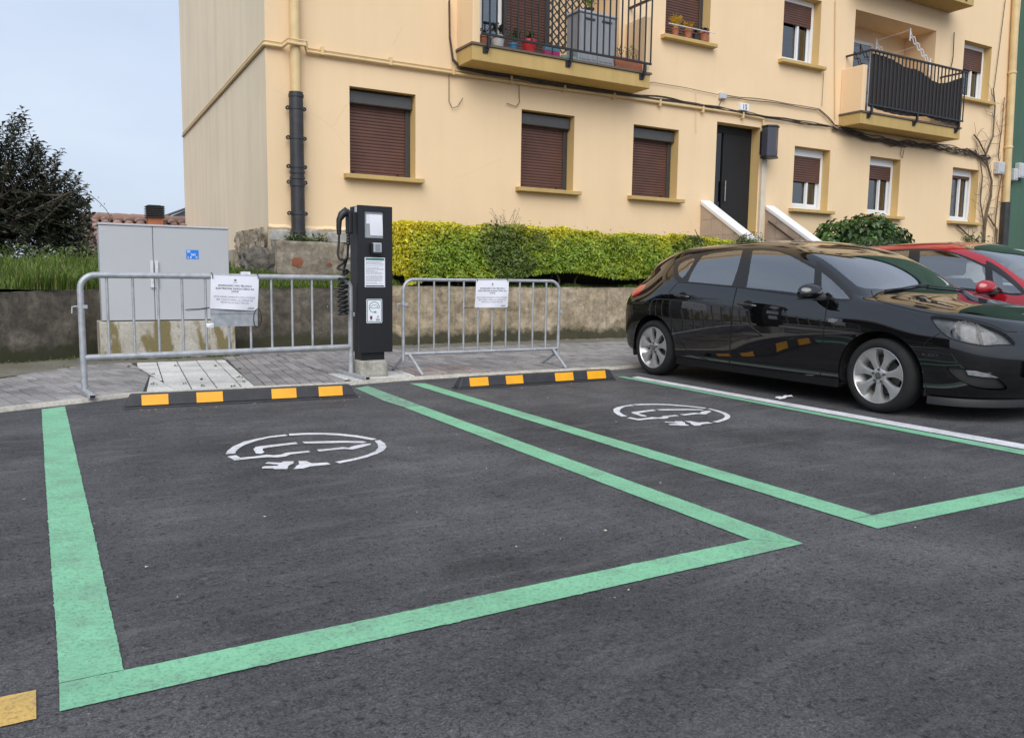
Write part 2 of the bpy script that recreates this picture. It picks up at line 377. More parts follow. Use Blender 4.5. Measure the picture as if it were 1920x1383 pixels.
def pave(region, org, ang, w_, l_, mat, gap=.009):
    c, s = math.cos(ang), math.sin(ang); e1 = Vector((c, -s)); e2 = Vector((s, c)); org = Vector(org); R = [Vector(p) for p in region]
    a0 = [((p-org).dot(e1), (p-org).dot(e2)) for p in R]
    i0, i1 = int(min(a[0] for a in a0)//w_)-1, int(max(a[0] for a in a0)//w_)+1
    j0, j1 = int(min(a[1] for a in a0)//l_)-1, int(max(a[1] for a in a0)//l_)+1
    for i in range(i0, i1+1):
        off = (i % 2)*l_*.5
        for j in range(j0, j1+1):
            x0, x1, y0, y1 = i*w_+gap/2, (i+1)*w_-gap/2, j*l_+off+gap/2, (j+1)*l_+off-gap/2
            P = [org+e1*x+e2*y for x, y in ((x0,y0),(x1,y0),(x1,y1),(x0,y1))]
            for A, B in zip(R, R[1:]+R[:1]):
                P = clip(P, A, B)
                if len(P) < 3: break
            if len(P) < 3 or abs(area(P)) < w_*l_*.12: continue
            cc = sum(P, Vector((0, 0)))/len(P)
            slots.append((cc.length, P, cc, mat))
D = math.radians
pave([(-.6,6.66),(.735,7.2),(.905,8.3),(.86,9.6),(.37,9.4),(-.05,8.9),(-.6,8.2)], (0,8), D(-13), .102, .204, 'paver')
pave([(.98,7.16),(1.612,7.16),(1.815,9.5),(.87,9.5),(.925,8.34)], (1.21,8.3), D(5.2), .2, .2, 'paver_white')
pave([(.76,7.18),(.975,7.165),(.918,8.33)], (.9,8.3), D(-8), .2, .2, 'paver_white')
pave([(1.622,7.18),(2.45,7.15),(2.48,10.05),(1.88,10.0)], (1.85,8.5), D(6), .1025, .205, 'paver')
pave([(2.485,7.78),(3.24,7.78),(3.44,10.05),(2.485,10.05)], (1.85,8.5), D(6), .1025, .205, 'paver')
pave([(2.46,7.17),(3.17,7.28),(3.235,7.772),(2.46,7.772)], (2.5,7.2), D(4), .2, .2, 'paver_white')
pave([(3.20,7.29),(4.0,7.29),(4.0,7.95),(3.27,7.95)], (1.85,8.5), D(6), .1025, .205, 'paver_red')
pave([(3.275,7.957),(4.006,7.957),(4.006,7.29),(5.5,7.24),(9.5,7.26),(9.5,10.05),(3.45,10.05)][0:1]+[(4.0,7.957),(9.5,7.957),(9.5,10.05),(3.45,10.05)], (1.85,8.5), D(6), .1025, .205, 'paver')
pave([(4.006,7.29),(5.5,7.24),(9.5,7.26),(9.5,7.95),(4.006,7.95)], (1.85,8.5), D(6), .1025, .205, 'paver')
slots.sort(key=lambda s: s[0])
def paver_verts(P, cc, z0, h, tilt):
    n = len(P); q = [p.lerp(cc, min(.3, .004/max(.01, (p-cc).length))) for p in P]
    top = [(p.x, p.y, h+tilt[0]*(p.x-cc.x)+tilt[1]*(p.y-cc.y)) for p in q]
    mid = [(p.x, p.y, h-.004) for p in P]; bot = [(p.x, p.y, z0) for p in P]
    vs_ = top+mid+bot
    fs_ = [tuple(range(n))]+[(i+n, (i+1) % n+n, (i+1) % n, i) for i in range(n)]+[(i+2*n, (i+1) % n+2*n, (i+1) % n+n, i+n) for i in range(n)]
    return vs_, fs_
rest = {}
vis = [s for s in slots if -.35 < s[2].x]
front = vis[:300]; fid = set(id(s) for s in front)
for s in slots:
    h = .0305+random.uniform(-.0022, .0022); tl = (random.uniform(-.02, .02), random.uniform(-.012, .012))
    v_, f_ = paver_verts(s[1], s[2], .012, h, tl)
    if id(s) in fid: obj('paver', MB().add(v_, f_), M[s[3]], pavement)
    else: rest.setdefault(s[3], MB()).add(v_, f_)
for k, b in rest.items():
    tag(obj('paver_field', b, M[k], pavement), kind='stuff')
# dirt strip between pavers and wall foot
ds = []
for i in range(0, 90):
    x = -1.2+i*.12; lo = np.interp(x, [-1.2,-.05,.37,.86,.9,1.82,1.9,9.6], [8.1,8.86,9.36,9.56,9.52,9.52,9.98,10.03]); hi = np.interp(x, [p[0] for p in WALLF], [p[1] for p in WALLF])+.02
    lo += .05*mnoise.noise(Vector((x*3, 0, 5)))
    ds.append([(x, lo, .026), (x, lo+(hi-lo)*.5, .034+.006*mnoise.noise(Vector((x*4, 1, 0)))), (x, hi, .05+.02*mnoise.noise(Vector((x*5, 3, 1))))])
obj('dirt_strip', MB().grid(ds), M['dirt'], pavement, smooth=60)['label'] = 'mossy dirt strip at the foot of the wall'
# pale litter and leaf crumbs
lv = []; lf = []
def crumb(x, y, z, s):
    n = len(lv); a = random.uniform(0, 6.28)
    for k in range(5):
        t = a+k*1.2566; r = s*random.uniform(.4, 1); lv.append((x+r*math.cos(t), y+.6*r*math.sin(t), z+random.uniform(.0015, .006)))
    lf.append((n, n+1, n+2)); lf.append((n, n+2, n+3)); lf.append((n, n+3, n+4))
for i in range(90): crumb(random.uniform(3.3, 8.2), 10.36-abs(random.gauss(0, .16)), .055, random.uniform(.008, .028))
for i in range(45): crumb(random.uniform(-.2, 8), random.uniform(7.2, 10), .033, random.uniform(.004, .012))
for i in range(130): crumb(random.uniform(-.1, 5.2), random.uniform(1.9, 7.0), .004, random.uniform(.002, .0065)*random.choice((1, 1, 1.8)))
for i in range(30): crumb(random.uniform(.5, 4.9), random.uniform(6.22, 6.38), .004, random.uniform(.004, .012))
lo_ = npmesh('litter', np.array(lv), np.array(lf), simple('dry_leaf', (.55, .5, .42), .8, var=.3, coord='World'))
tag(lo_, 'scattered pale leaf crumbs and grit on the ground', 'litter', kind='stuff')
# crumpled paper scrap beside the white line
p = at(1468, 746, Z=.004); q = []
for i in range(6):
    q.append([(p.x-.10+.04*i+.006*random.random(), p.y-.05+.02*j+.02*i*.3+random.uniform(-.01, .01)*(j in (0, 3)), .008+.028*abs(mnoise.noise(Vector((i*.9, j*.9, 2))))) for j in range(4)])
tag(obj('paper_scrap', MB().grid(q), simple('scrap_paper', (.72, .72, .74), .8, var=.05)), 'small crumpled white paper scrap on asphalt beside the black car', 'paper')
# ============================================================ RETAINING WALL
def m_wall(name, c1, c2, c3):
    n = N(name); v = n.coord('World'); xyz = n.sep(v)
    a = n.noise(n.coord('World', (1, 1, 1.6)), 1.7, 8, .72, .6); b = n.noise(v, 9, 6, .75); s_ = n.noise(n.coord('World', (7, 7, .6)), 1.2, 5, .7)
    c = n.ramp(a, [(.25, c1), (.5, c2), (.75, c3)])
    c = n.mix(.8, c, n.ramp(b, [(.3, (.38,)*3), (.66, (1.5,)*3)]), 'MULTIPLY')
    c = n.mix(.6, c, n.ramp(s_, [(.35, (.62,)*3), (.65, (1.15,)*3)]), 'MULTIPLY')
    mo = n.math('ADD', n.math('MULTIPLY', b, .35), n.math('MULTIPLY', a, .3))
    lowf = n.ramp(n.math('ADD', xyz[2], n.math('MULTIPLY', mo, -.75)), [(0, (.9,)*3), (.12-.0, (0,)*3)])
    lowf2 = n.ramp(n.math('SUBTRACT', n.math('ADD', xyz[2], n.math('MULTIPLY', n.noise(v, 3, 5, .7), -.45)), -.06), [(.0, (.92,)*3), (.10, (0,)*3)])
    c = n.mix(lowf2, c, (.035, .036, .016))
    li = n.ramp(n.noise(v, 26, 3, .6), [(.70, (0,)*3), (.74, (.7,)*3)])
    c = n.mix(li, c, (.42, .40, .33))
    n.base(c); n.set(Roughness=.95); bb = n.bump(b, .6, .02); n.bump(n.noise(v, 60, 4, .7), .5, .006, bb); return n.m
M['wall_dark'] = m_wall('old_dark_concrete', (.04, .034, .025), (.10, .086, .066), (.21, .185, .145))
M['wall_light'] = m_wall('weathered_concrete', (.14, .11, .06), (.34, .275, .185), (.52, .44, .33))
def wall(name, pts, zt, th, mat, label):
    P = []
    for (a, za), (b, zb) in zip(zip(pts[:-1], zt[:-1]), zip(pts[1:], zt[1:])):
        k = max(1, int((Vector(b)-Vector(a)).length/.05)); P += [(Vector(a).lerp(Vector(b), i/k), za+(zb-za)*i/k) for i in range(k)]
    P.append((Vector(pts[-1]), zt[-1])); rows = []
    for i, (p, z1) in enumerate(P):
        t = (P[min(i+1, len(P)-1)][0]-P[max(i-1, 0)][0]).normalized(); nn = Vector((t.y, -t.x)); col = []
        z1 += .012*mnoise.noise(Vector((p.x*2.5, p.y, 9)))+random.uniform(-.003, .003)
        for j in range(13):
            z = z1*j/12; d = .014*mnoise.noise(Vector((p.x*2.2, z*2.6, 4)))+.006*mnoise.noise(Vector((p.x*9, z*9, 2)))-.012*(j/12)
            if j == 12: d -= .012
            col.append((p.x+nn.x*d, p.y+nn.y*d, z if j < 12 else z1-.004))
        q = p-nn*.02; col.append((q.x, q.y, z1+.004)); q = p-nn*th; col.append((q.x, q.y, z1+.005*mnoise.noise(Vector((p.x*6, 1, 1))))); col.append((q.x, q.y, 0))
        rows.append(col)
    mb = MB().grid(rows); n = len(rows[0])
    mb.f.append(tuple(range(n))); mb.f.append(tuple((len(rows)-1)*n+k for k in range(n))[::-1])
    return tag(obj(name, mb, mat, smooth=55), label, 'wall')
wall('retaining_wall', WALLF[:6], [.74,.765,.78,.78,.79,.835], .26, M['wall_dark'], 'low dark mossy concrete retaining wall behind the grey cabinet')
wall('retaining_wall', [(4.003,10.37)]+WALLF[6:], [.845,.845,.84,.83], .26, M['wall_light'], 'low weathered tan concrete wall under the clipped hedge')
# ============================================================ LAWN
def gz(x, y):
    t = min(1, max(0, (y-10.5)/1.4)); z = .79+.25*t*t*(3-2*t)
    if x < 2.9 and y > 13.5: z -= .0*(y-13.5)
    if y > 15: z -= min(1.1, .16*(y-15)**1.3)
    return z+.025*mnoise.noise(Vector((x*.9, y*.9, 2)))
rows = []
for i in range(0, 70):
    x = -9+i*.3; row = []
    fy = np.interp(x, [p[0] for p in WALLF], [p[1] for p in WALLF])+.2
    for j in range(34):
        y = fy+(22-fy)*(j/33)**1.5
        if x > 2.75: y = fy+(12.0-fy)*(j/33)
        row.append((x, y, gz(x, y)))
    rows.append(row)
tag(obj('lawn', MB().grid(rows), M['soil'], smooth=80), 'raised garden bank behind the retaining wall', 'lawn', kind='structure')
# ============================================================ BUILDING MATERIALS
def m_plaster(name, c, streak=.14, blot=.12):
    n = N(name); v = n.coord('World')
    a = n.noise(v, .5, 5, .6); s_ = n.noise(n.coord('World', (3.5, 3.5, .25)), 1.0, 6, .65); f = n.noise(v, 70, 3, .6)
    col = n.ramp(a, [(.3, sc(c, 1-blot)), (.7, sc(c, 1+blot*.5))])
    col = n.mix(1.0, col, n.ramp(s_, [(.32, (1-streak, 1-streak*.97, 1-streak*.9)), (.6, (1,)*3)]), 'MULTIPLY')
    col = n.mix(n.ramp(n.noise(v, 7, 4, .7), [(.72, (0,)*3), (.8, (.25,)*3)]), col, sc(c, .6))
    vo = n.n('TexVoronoi', feature='DISTANCE_TO_EDGE'); vo.inputs['Scale'].default_value = .45; ds_ = n.mix(.12, v, n.noise(v, 2.5, 5, .7)); n.l(ds_, vo.inputs['Vector'])
    ck = n.math('MULTIPLY', n.ramp(vo.outputs['Distance'], [(0, (.16,)*3), (.004, (0,)*3)]), n.ramp(n.noise(v, .7, 2, .5), [(.52, (0,)*3), (.6, (1,)*3)])); col = n.mix(ck, col, sc(c, .55))
    n.base(col); n.set(Roughness=.9, Specular_IOR_Level=.25); n.bump(f, .25, .004); return n.m
M['facade'] = m_plaster('cream_plaster', (.83, .62, .385), .03, .05); M['sidewall'] = m_plaster('beige_plaster', (.84, .70, .505), .10, .08)
M['ochre'] = m_plaster('ochre_render', (.54, .38, .15), .14, .12); M['jamb'] = m_plaster('jamb_plaster', (.70, .49, .21), .06, .08)
M['shutter'] = simple('brown_shutter', (.110, .050, .036), .45, var=.15, scale=3, coord='World'); M['guide'] = simple('dark_grey_metal', (.045, .043, .042), .45, var=.1)
M['boxdark'] = simple('shutter_box_grey', (.075, .072, .07), .4, var=.1); M['whiteframe'] = simple('white_pvc', (.74, .74, .74), .35, var=.03)
M['blackmetal'] = simple('black_metal', (.018, .018, .02), .42, var=.2); M['blackpipe'] = simple('black_cast_iron', (.03, .03, .033), .5, var=.35, scale=6, bump=.2, bscale=40)
M['cable'] = simple('old_cable', (.075, .062, .048), .7, var=.4, scale=20); M['creampipe'] = simple('cream_painted_pipe', (.66, .49, .25), .55, var=.12, scale=3)
M['greyplastic'] = simple('grey_plastic', (.33, .34, .36), .5, var=.06); M['greybox'] = simple('pale_grey_plastic', (.50, .51, .52), .5, var=.05)
M['terracotta'] = simple('terracotta', (.36, .13, .07), .75, var=.2); M['whitecoping'] = simple('white_coping', (.76, .76, .76), .5, var=.04, scale=4)
M['tilebeige'] = simple('beige_tile', (.42, .33, .26), .35, var=.12, scale=3, rnd=.08); M['doorblack'] = simple('door_black', (.008, .008, .009), .7, var=.1)
M['blind'] = simple('white_blind', (.58, .58, .56), .6, var=.05); M['greenwall'] = m_plaster('dark_green_paint', (.075, .14, .10), .12, .12)
def m_glass(name, tint, refl=1.0, add=.08):
    n = N(name); g = n.n('BsdfGlossy'); g.inputs['Roughness'].default_value = .01; g.inputs['Color'].default_value = (refl, refl, refl, 1)
    t = n.n('BsdfTransparent'); t.inputs['Color'].default_value = (*tint, 1)
    lw = n.n('Fresnel'); lw.inputs['IOR'].default_value = 1.62
    f = n.math('ADD', n.math('MULTIPLY', lw.outputs[0], 1.3), add, True)
    m = n.n('MixShader'); n.l(f, m.inputs[0]); n.l(t.outputs[0], m.inputs[1]); n.l(g.outputs[0], m.inputs[2]); n.l(m.outputs[0], n.out.inputs[0])
    return n.m
M['glass'] = m_glass('window_glass', (.55, .58, .58))
F = 12.0
bld = thing('apartment_building', (12, 12, 0), 'cream plastered apartment building with brown shutters and black railed balconies', 'building')
GZ0, GZ1 = 2.485, 3.765
WINS = [('shut', 4.17, 5.23, GZ0, GZ1), ('shut', 7.14, 8.205, GZ0, GZ1), ('shut', 9.50, 10.574, GZ0, GZ1),
        ('white', 13.72, 14.82, GZ0, GZ1, .47), ('white', 16.144, 17.22, GZ0, GZ1, .27), ('white', 19.233, 20.32, GZ0, GZ1, .06),
        ('shut', 10.157, 11.244, 5.40, 6.72), ('white', 13.206, 14.30, 5.40, 6.72, .34), ('white', 19.33, 20.466, 5.40, 6.72, .40)]
DOOR = (11.53, 12.704, 1.70, 4.022)
LOG = [(6.27, 9.11, 4.50, 6.745), (15.375, 18.215, 4.50, 6.745)]
XL, XR, ZB, ZT = 2.95, 21.55, .01, 13.6
WINS += [('shut', 10.157, 11.244, 8.30, 9.62), ('white', 13.206, 14.30, 8.30, 9.62, .2), ('white', 19.33, 20.466, 8.30, 9.62, .3), ('shut', 10.157, 11.244, 11.2, 12.5), ('white', 13.206, 14.30, 11.2, 12.5, .5), ('white', 16.2, 17.3, 11.2, 12.5, .5), ('white', 19.33, 20.466, 11.2, 12.5, .5)]
holes = [w_[1:5] for w_ in WINS]+[DOOR]+LOG
xs = sorted({XL, XR, *[h[0] for h in holes], *[h[1] for h in holes]}); zs = sorted({ZB, ZT, *[h[2] for h in holes], *[h[3] for h in holes]})
mb = MB()
for x0, x1 in zip(xs[:-1], xs[1:]):
    for z0, z1 in zip(zs[:-1], zs[1:]):
        xm, zm = (x0+x1)/2, (z0+z1)/2
        if any(h[0] < xm < h[1] and h[2] < zm < h[3] for h in holes): continue
        mb.add([(x0,F,z0),(x1,F,z0),(x1,F,z1),(x0,F,z1)], [(0,1,2,3)])
REV = MB()
for h in holes:       # reveals
    d = .8 if h in LOG else .30; x0, x1, z0, z1 = h
    if h not in LOG: mbk = mb; mb = REV
    mb.add([(x0,F,z0),(x0,F,z1),(x0,F+d,z1),(x0,F+d,z0)], [(0,1,2,3)]); mb.add([(x1,F,z0),(x1,F,z1),(x1,F+d,z1),(x1,F+d,z0)], [(3,2,1,0)])
    mb.add([(x0,F,z1),(x1,F,z1),(x1,F+d,z1),(x0,F+d,z1)], [(0,1,2,3)]); mb.add([(x0,F,z0),(x1,F,z0),(x1,F+d,z0),(x0,F+d,z0)], [(3,2,1,0)])
    if h in LOG: mb.add([(x0,F+d,z0),(x1,F+d,z0),(x1,F+d,z1),(x0,F+d,z1)], [(0,1,2,3)])
    else:
        mb.add([(x0,F+d,z0),(x1,F+d,z0),(x1,F+d,z1),(x0,F+d,z1)], [(0,1,2,3)]); me = bpy.data.meshes.new('reveal'); me.from_pydata(mb.v, [], mb.f); link('reveal', me, M['jamb'], bld); mb = mbk; REV = MB()
me = bpy.data.meshes.new('front_wall'); me.from_pydata(mb.v, [], mb.f)
o = link('front_wall', me, M['facade'], bld)
sw = MB(); sw.add([(XL,F,ZB),(3.21,21.02,ZB),(3.21,21.02,ZT),(XL,F,ZT)], [(3,2,1,0)]); sw.add([(3.21,21.02,ZB),(21.8,21.02,ZB),(21.8,21.02,ZT),(3.21,21.02,ZT)], [(3,2,1,0)])
sw.add([(XR,F,ZB),(21.8,21.02,ZB),(21.8,21.02,ZT),(XR,F,ZT)], [(0,1,2,3)])
me = bpy.data.meshes.new('side_wall'); me.from_pydata(sw.v, [], sw.f); link('side_wall', me, M['sidewall'], bld)['label'] = 'greyer beige plaster gable wall facing left'
rf = MB().prism([(2.4,11.4),(22.1,11.4),(22.4,21.6),(2.6,21.6)], (0,0,ZT), (1,0,0), (0,1,0), (0,0,.25)); obj('roof', rf, M['ochre'], bld)
# ---- windows
def slats(mb, x0, x1, y, z0, z1, pitch=.047, d=.010):
    n = max(2, int((z1-z0)/pitch)); p = (z1-z0)/n; rows = []
    for i in range(n):
        zb = z0+i*p
        for t, dd in ((0, 0), (.12, -d*.7), (.35, -d), (.65, -d), (.88, -d*.7), (.97, 0)):
            rows.append([(x0, y+dd, zb+t*p), (x1, y+dd, zb+t*p)])
    rows.append([(x0, y, z1), (x1, y, z1)]); mb.grid(rows)
def sill(parent, x0, x1, z):
    pr_ = [(-.13, -.005), (-.13, -.06), (-.115, -.075), (.0, -.075), (.30, -.012), (.30, .012)]
    mb = MB().prism([(-.135, .0), (-.135, -.065), (.0, -.07), (.003, -.004), (.29, -.004), (.29, .016)], (x0-.10, F, z), (0,1,0), (0,0,1), (x1-x0+.20, 0, 0))
    return obj('sill', mb, M['ochre'], parent, bevel=.006)
for w_ in WINS:
    kind, x0, x1, z0, z1 = w_[:5]; y = F+.20
    if kind == 'shut':
        fr = MB().box(x0+.002, x1-.002, y+.045, y+.075, z0+.012, z1-.03)
        win = obj('window', fr, M['guide'], bld, bevel=.005)
        obj('shutter_guide', MB().box(x1-.085, x1-.002, y, y+.044, z0+.012, z1-.20), M['guide'], win, bevel=.005); obj('shutter_guide', MB().box(x0+.002, x0+.055, y, y+.044, z0+.012, z1-.20), M['guide'], win, bevel=.005)
        obj('shutter_box', MB().box(x0+.003, x1-.004, y-.09, y+.09, z1-.215, z1-.03), M['boxdark'], win, bevel=.012)
        sm = MB(); slats(sm, x0+.055, x1-.08, y+.035, z0+.075, z1-.2); obj('shutter', sm, M['shutter'], win, smooth=40)
        obj('shutter_rail', MB().box(x0+.056, x1-.081, y+.012, y+.04, z0+.016, z0+.074), M['shutter'], win, bevel=.004)
        for q in (.12, .80): obj('latch', MB().obox((x0+(x1-x0)*q, y+.004, z0+.062), .03, .022, .016, M=Matrix.Rotation(.5, 3, 'Y')), M['blackmetal'], win)
    else:
        dn = w_[5]; fr = MB(); yy = y-.02; bz = z1-.16 if z0 < 4 else z1-.10
        fr.box(x0+.003, x0+.075, yy, yy+.07, z0+.014, z1-.003); fr.box(x1-.075, x1-.003, yy, yy+.07, z0+.014, z1-.003); fr.box(x0+.0755, x1-.0755, yy, yy+.07, z0+.014, z0+.085)
        fr.box(x0+.0755, x1-.0755, yy-.012, yy+.07, bz, z1-.003)
        win = obj('window', fr, M['whiteframe'], bld, bevel=.006)
        sa = MB(); a, b = x0+.08, x1-.08; m_ = x0+(x1-x0)*.60
        for (p, q, oy) in ((a, m_+.03, .02), (m_-.03, b, .045)):
            sa.box(p, p+.055, yy+oy, yy+oy+.03, z0+.09, bz); sa.box(q-.055, q, yy+oy, yy+oy+.03, z0+.09, bz); sa.box(p+.0555, q-.0555, yy+oy, yy+oy+.03, z0+.09, z0+.145)
        obj('sash', sa, M['whiteframe'], win, bevel=.005)
        zs_ = bz-(bz-z0)*dn
        sm = MB(); slats(sm, x0+.077, x1-.077, yy+.012, zs_, bz, .045, .009); obj('shutter', sm, M['shutter'], win, smooth=40)
        obj('pane', MB().box(a+.02, b-.02, yy+.082, yy+.088, z0+.10, bz), M['glass'], win)
        bl = MB()
        if z0 < 4:
            zz = z0+.13
            while zz < bz: bl.obox(((x0+x1)/2, yy+.125, zz), x1-x0-.2, .05, .004, M=Matrix.Rotation(1.0, 3, 'X')); zz += .052
            obj('blind', bl, M['blind'], win)
        else:
            rows = []
            for i in range(41):
                xx = x0+.09+(x1-x0-.45)*i/40; rows.append([(xx, yy+.115+.012*math.sin(i*1.1), z0+.1), (xx, yy+.115+.012*math.sin(i*1.1+.3), bz)])
            obj('curtain', MB().grid(rows), M['blind'], win, smooth=60)
    sill(win, x0, x1, z0)
# ---- entrance door
x0, x1, z0, z1 = DOOR; fr = MB(); y = F+.22
fr.box(x0+.004, x0+.09, y, y+.07, z0, z1-.004); fr.box(x1-.12, x1-.004, y, y+.07, z0, z1-.004); fr.box(x0+.0905, x1-.1205, y, y+.07, z1-.15, z1-.004); fr.box(x0+.0905, x1-.1205, y, y+.07, z0, z0+.25)
fr.box(x0+.40, x1-.121, y-.008, y+.07, z0+.2505, z1-.1505)
dr = obj('entrance_door', fr, M['doorblack'], bld, bevel=.006); dr['label'] = 'black glazed entrance door at the top of the steps'
obj('pane', MB().box(x0+.0905, x1-.1205, y+.03, y+.036, z0+.25, z1-.15), m_glass('dark_glass', (.02, .02, .022), .8, .0), dr)
obj('door_handle', MB().tube([(x0+.44, y-.06, 2.55), (x0+.44, y-.06, 2.95)], .014).tube([(x0+.44,y-.06,2.6),(x0+.47,y,2.6)], .01).tube([(x0+.44,y-.06,2.9),(x0+.47,y,2.9)], .01), simple('steel', (.5,.5,.5), .3, 1, var=.1), dr)
# ---- balconies
def lattice(x0, x1, z0, z1, y, step=.13):
    mb = MB(); n = int((x1-x0+z1-z0)/step)+1
    for k in range(n):
        s_ = k*step
        for sg in (0, 1):
            ax, az = (min(s_, x1-x0), max(0, s_-(x1-x0))); bx, bz = (max(0, s_-(z1-z0)), min(s_, z1-z0))
            if sg: ax, bx = (x1-x0)-ax, (x1-x0)-bx
            if (Vector((ax, az))-Vector((bx, bz))).length > .03: mb.bar((x0+ax, y+sg*.012, z0+az), (x0+bx, y+sg*.012, z0+bz), .02, .010, up=(0, 1, 0))
    return mb
def balcony(bx0, bx1, screen, zs=4.27, zt=4.50, mirrored=False):
    yf = 11.46
    sl_ = MB().prism([(0,0),(bx1-bx0,0),(bx1-bx0,zt-zs),(0,zt-zs)], (bx0, yf, zs), (1,0,0), (0,0,1), (0, F-yf-.002, 0))
    b = obj('balcony', sl_, M['ochre'], bld, bevel=.008)
    obj('floor_edge', MB().box(bx0-.02, bx1+.02, yf-.025, F-.003, zt+.001, zt+.035), simple('dark_floor_tile', (.13, .1, .075), .7), b)
    for (a, c, nm) in ((bx0+.01, bx0+.14, 'side_parapet'), (bx1-.14, bx1-.01, 'side_parapet')):
        obj(nm, MB().box(a, c, yf+.01, F-.004, zt+.036, zt+.96), M['facade'], b, bevel=.006)
    z_top = 5.76; zb_ = 4.66; yr = yf-.075; xa, xb = bx0+.13, bx1-.06
    rl = MB(); rl.box(xa-.03, xb+.03, yr-.03, yr+.03, z_top-.035, z_top); rl.box(xa-.03, xa+.02, yr+.0305, F-.003, z_top-.035, z_top); rl.box(xb-.02, xb+.03, yr+.0305, F-.003, z_top-.035, z_top)
    obj('top_rail', rl, M['blackmetal'], b, bevel=.004)
    obj('bottom_rail', MB().box(xa-.02, xb+.02, yr-.012, yr+.018, zb_-.02, zb_+.015), M['blackmetal'], b, bevel=.003)
    n = int((xb-xa)/.125); base = None
    for i in range(n+1):
        x = xa+(xb-xa)*i/n
        if base is None:
            base = MB().box(-.011, .011, -.011, .011, zb_+.0155, z_top-.0355).mesh('bar', .002)
        br = link('bar', base, M['blackmetal'], b); br.location = (x, yr+.003, 0); br.matrix_parent_inverse = parent_world(b).inverted()
    for i, q in enumerate((.035, .5, .965)):
        x = xa+(xb-xa)*q
        br = MB().box(x-.022, x+.022, yr-.014, yr+.03, zb_-.20, zb_-.0205); br.box(x-.07, x+.02, yf-.02, yf-.002, zb_-.265, zb_-.12); br.box(x-.02, x+.02, yr+.0305, yf-.0205, zb_-.24, zb_-.17)
        obj('bracket', br, M['blackmetal'], b, bevel=.003)
    return b, xa, xb, yr, zb_, z_top
b1 = balcony(5.93, 9.40, False); b2 = balcony(15.03, 18.54, True)
b3 = MB().box(15.03, 18.64, 11.42, F-.002, 7.208, 7.45); o = obj('balcony', b3, M['ochre'], bld, bevel=.008); obj('bracket', MB().box(18.3, 18.36, 11.39, 11.418, 7.28, 7.44), M['blackmetal'], o)
# dark screen behind the bars of the second balcony
b, xa, xb, yr, zb_, zt_ = b2; rows = []
for i in range(90):
    x = xa+.03+(xb-xa-.05)*i/89; t = i/89
    top = 5.70-.30*math.exp(-((t-.70)/.22)**2)-.10*math.exp(-((t-.36)/.12)**2)-.04*math.sin(t*9)*t; bot = zb_-.03-.07*abs(math.sin(t*5.2))
    rows.append([(x, yr+.045+.012*math.sin(i*.9), bot+(top-bot)*j/6) for j in range(7)])
obj('privacy_screen', MB().grid(rows), simple('brown_black_mesh', (.035, .028, .026), .8, var=.25, scale=30), b)['label'] = 'sagging dark brown privacy mesh tied behind the railing'
# loggia doors
def french(x0, x1, z0, z1, parent_b, left_glass=True):
    y = F+.74; fr = MB(); m_ = (x0+x1)/2
    for a in (x0, m_-.03, x1-.07): fr.box(a, a+.07, y, y+.05, z0, z1)
    fr.box(x0+.0705, m_-.0305, y, y+.05, z1-.07, z1); fr.box(m_+.0405, x1-.0705, y, y+.05, z1-.07, z1)
    w_ = obj('balcony_door', fr, M['whiteframe'], bld, bevel=.005)
    obj('pane', MB().box(x0+.07, x1-.07, y+.02, y+.026, z0, z1-.07), M['glass'], w_)
    return w_
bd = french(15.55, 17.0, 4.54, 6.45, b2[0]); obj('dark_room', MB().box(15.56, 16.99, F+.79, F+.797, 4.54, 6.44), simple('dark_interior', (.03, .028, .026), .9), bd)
bd1 = french(6.35, 7.15, 4.54, 6.6, b1[0]); obj('curtain', MB().box(6.43, 7.1, F+.775, F+.78, 4.56, 6.55), M['blind'], bd1)
sm = MB(); slats(sm, 7.25, 8.05, F+.76, 4.56, 6.6); so_ = obj('shutter', sm, M['shutter'], bld, smooth=40); obj('shutter_guide', MB().box(8.055, 8.12, F+.72, F+.78, 4.56, 6.6).box(7.18, 7.245, F+.72, F+.78, 4.56, 6.6), M['guide'], so_)
tag(obj('trellis', lattice(7.62, 8.42, 4.75, 6.3, 11.93), simple('green_black_lattice', (.015, .028, .022), .5)), 'dark diamond lattice trellis standing behind the balcony cabinet', 'trellis')
# ---- balcony contents
def pot(x, y, z, r, h, mat, label, cat='flower pot', plant=None):
    t = thing('flower_pot', (x, y, z), label, cat)
    lobj('pot', MB().lathe([(0, .002), (r*.72, .002), (r*.96, h*.82), (r*1.08, h*.82), (r*1.08, h), (r*.95, h), (r*.9, h*.8), (0, h*.8)], n=16), mat, t, smooth=35)
    if plant:
        pm, n_, sp, hh = plant; mb = MB()
        for k in range(n_):
            a = random.uniform(0, 6.28); q = random.uniform(.2, 1); tip = Vector((math.cos(a)*sp*q, math.sin(a)*sp*q*.7, h+hh*random.uniform(.5, 1)))
            s_ = Vector((0, 0, h*.8)); md = s_.lerp(tip, .55)+Vector((0, 0, hh*.15)); mb.tube([s_, md, tip], [.004, .003, .002], 4)
            for u in (.5, .7, .85, 1):
                c = s_.lerp(md, u*2) if u < .5 else md.lerp(tip, u*2-1)
                for e in range(2):
                    d = Vector((random.uniform(-1, 1), random.uniform(-1, 1), random.uniform(-.3, .8))).normalized()*r*.42; sd = d.cross(Vector((.3, .2, 1))).normalized()*r*.13
                    mb.add([c, c+d*.5+sd, c+d, c+d*.5-sd], [(0, 1, 2, 3)])
        lobj('plant', mb, pm, t)
    return t
G_ = simple('house_plant', (.07, .12, .03), .6, var=.3); DG = simple('dark_plant', (.03, .045, .03), .6, var=.3); YF = simple('yellow_flower', (.62, .42, .04), .7, var=.3)
ZF = 4.537
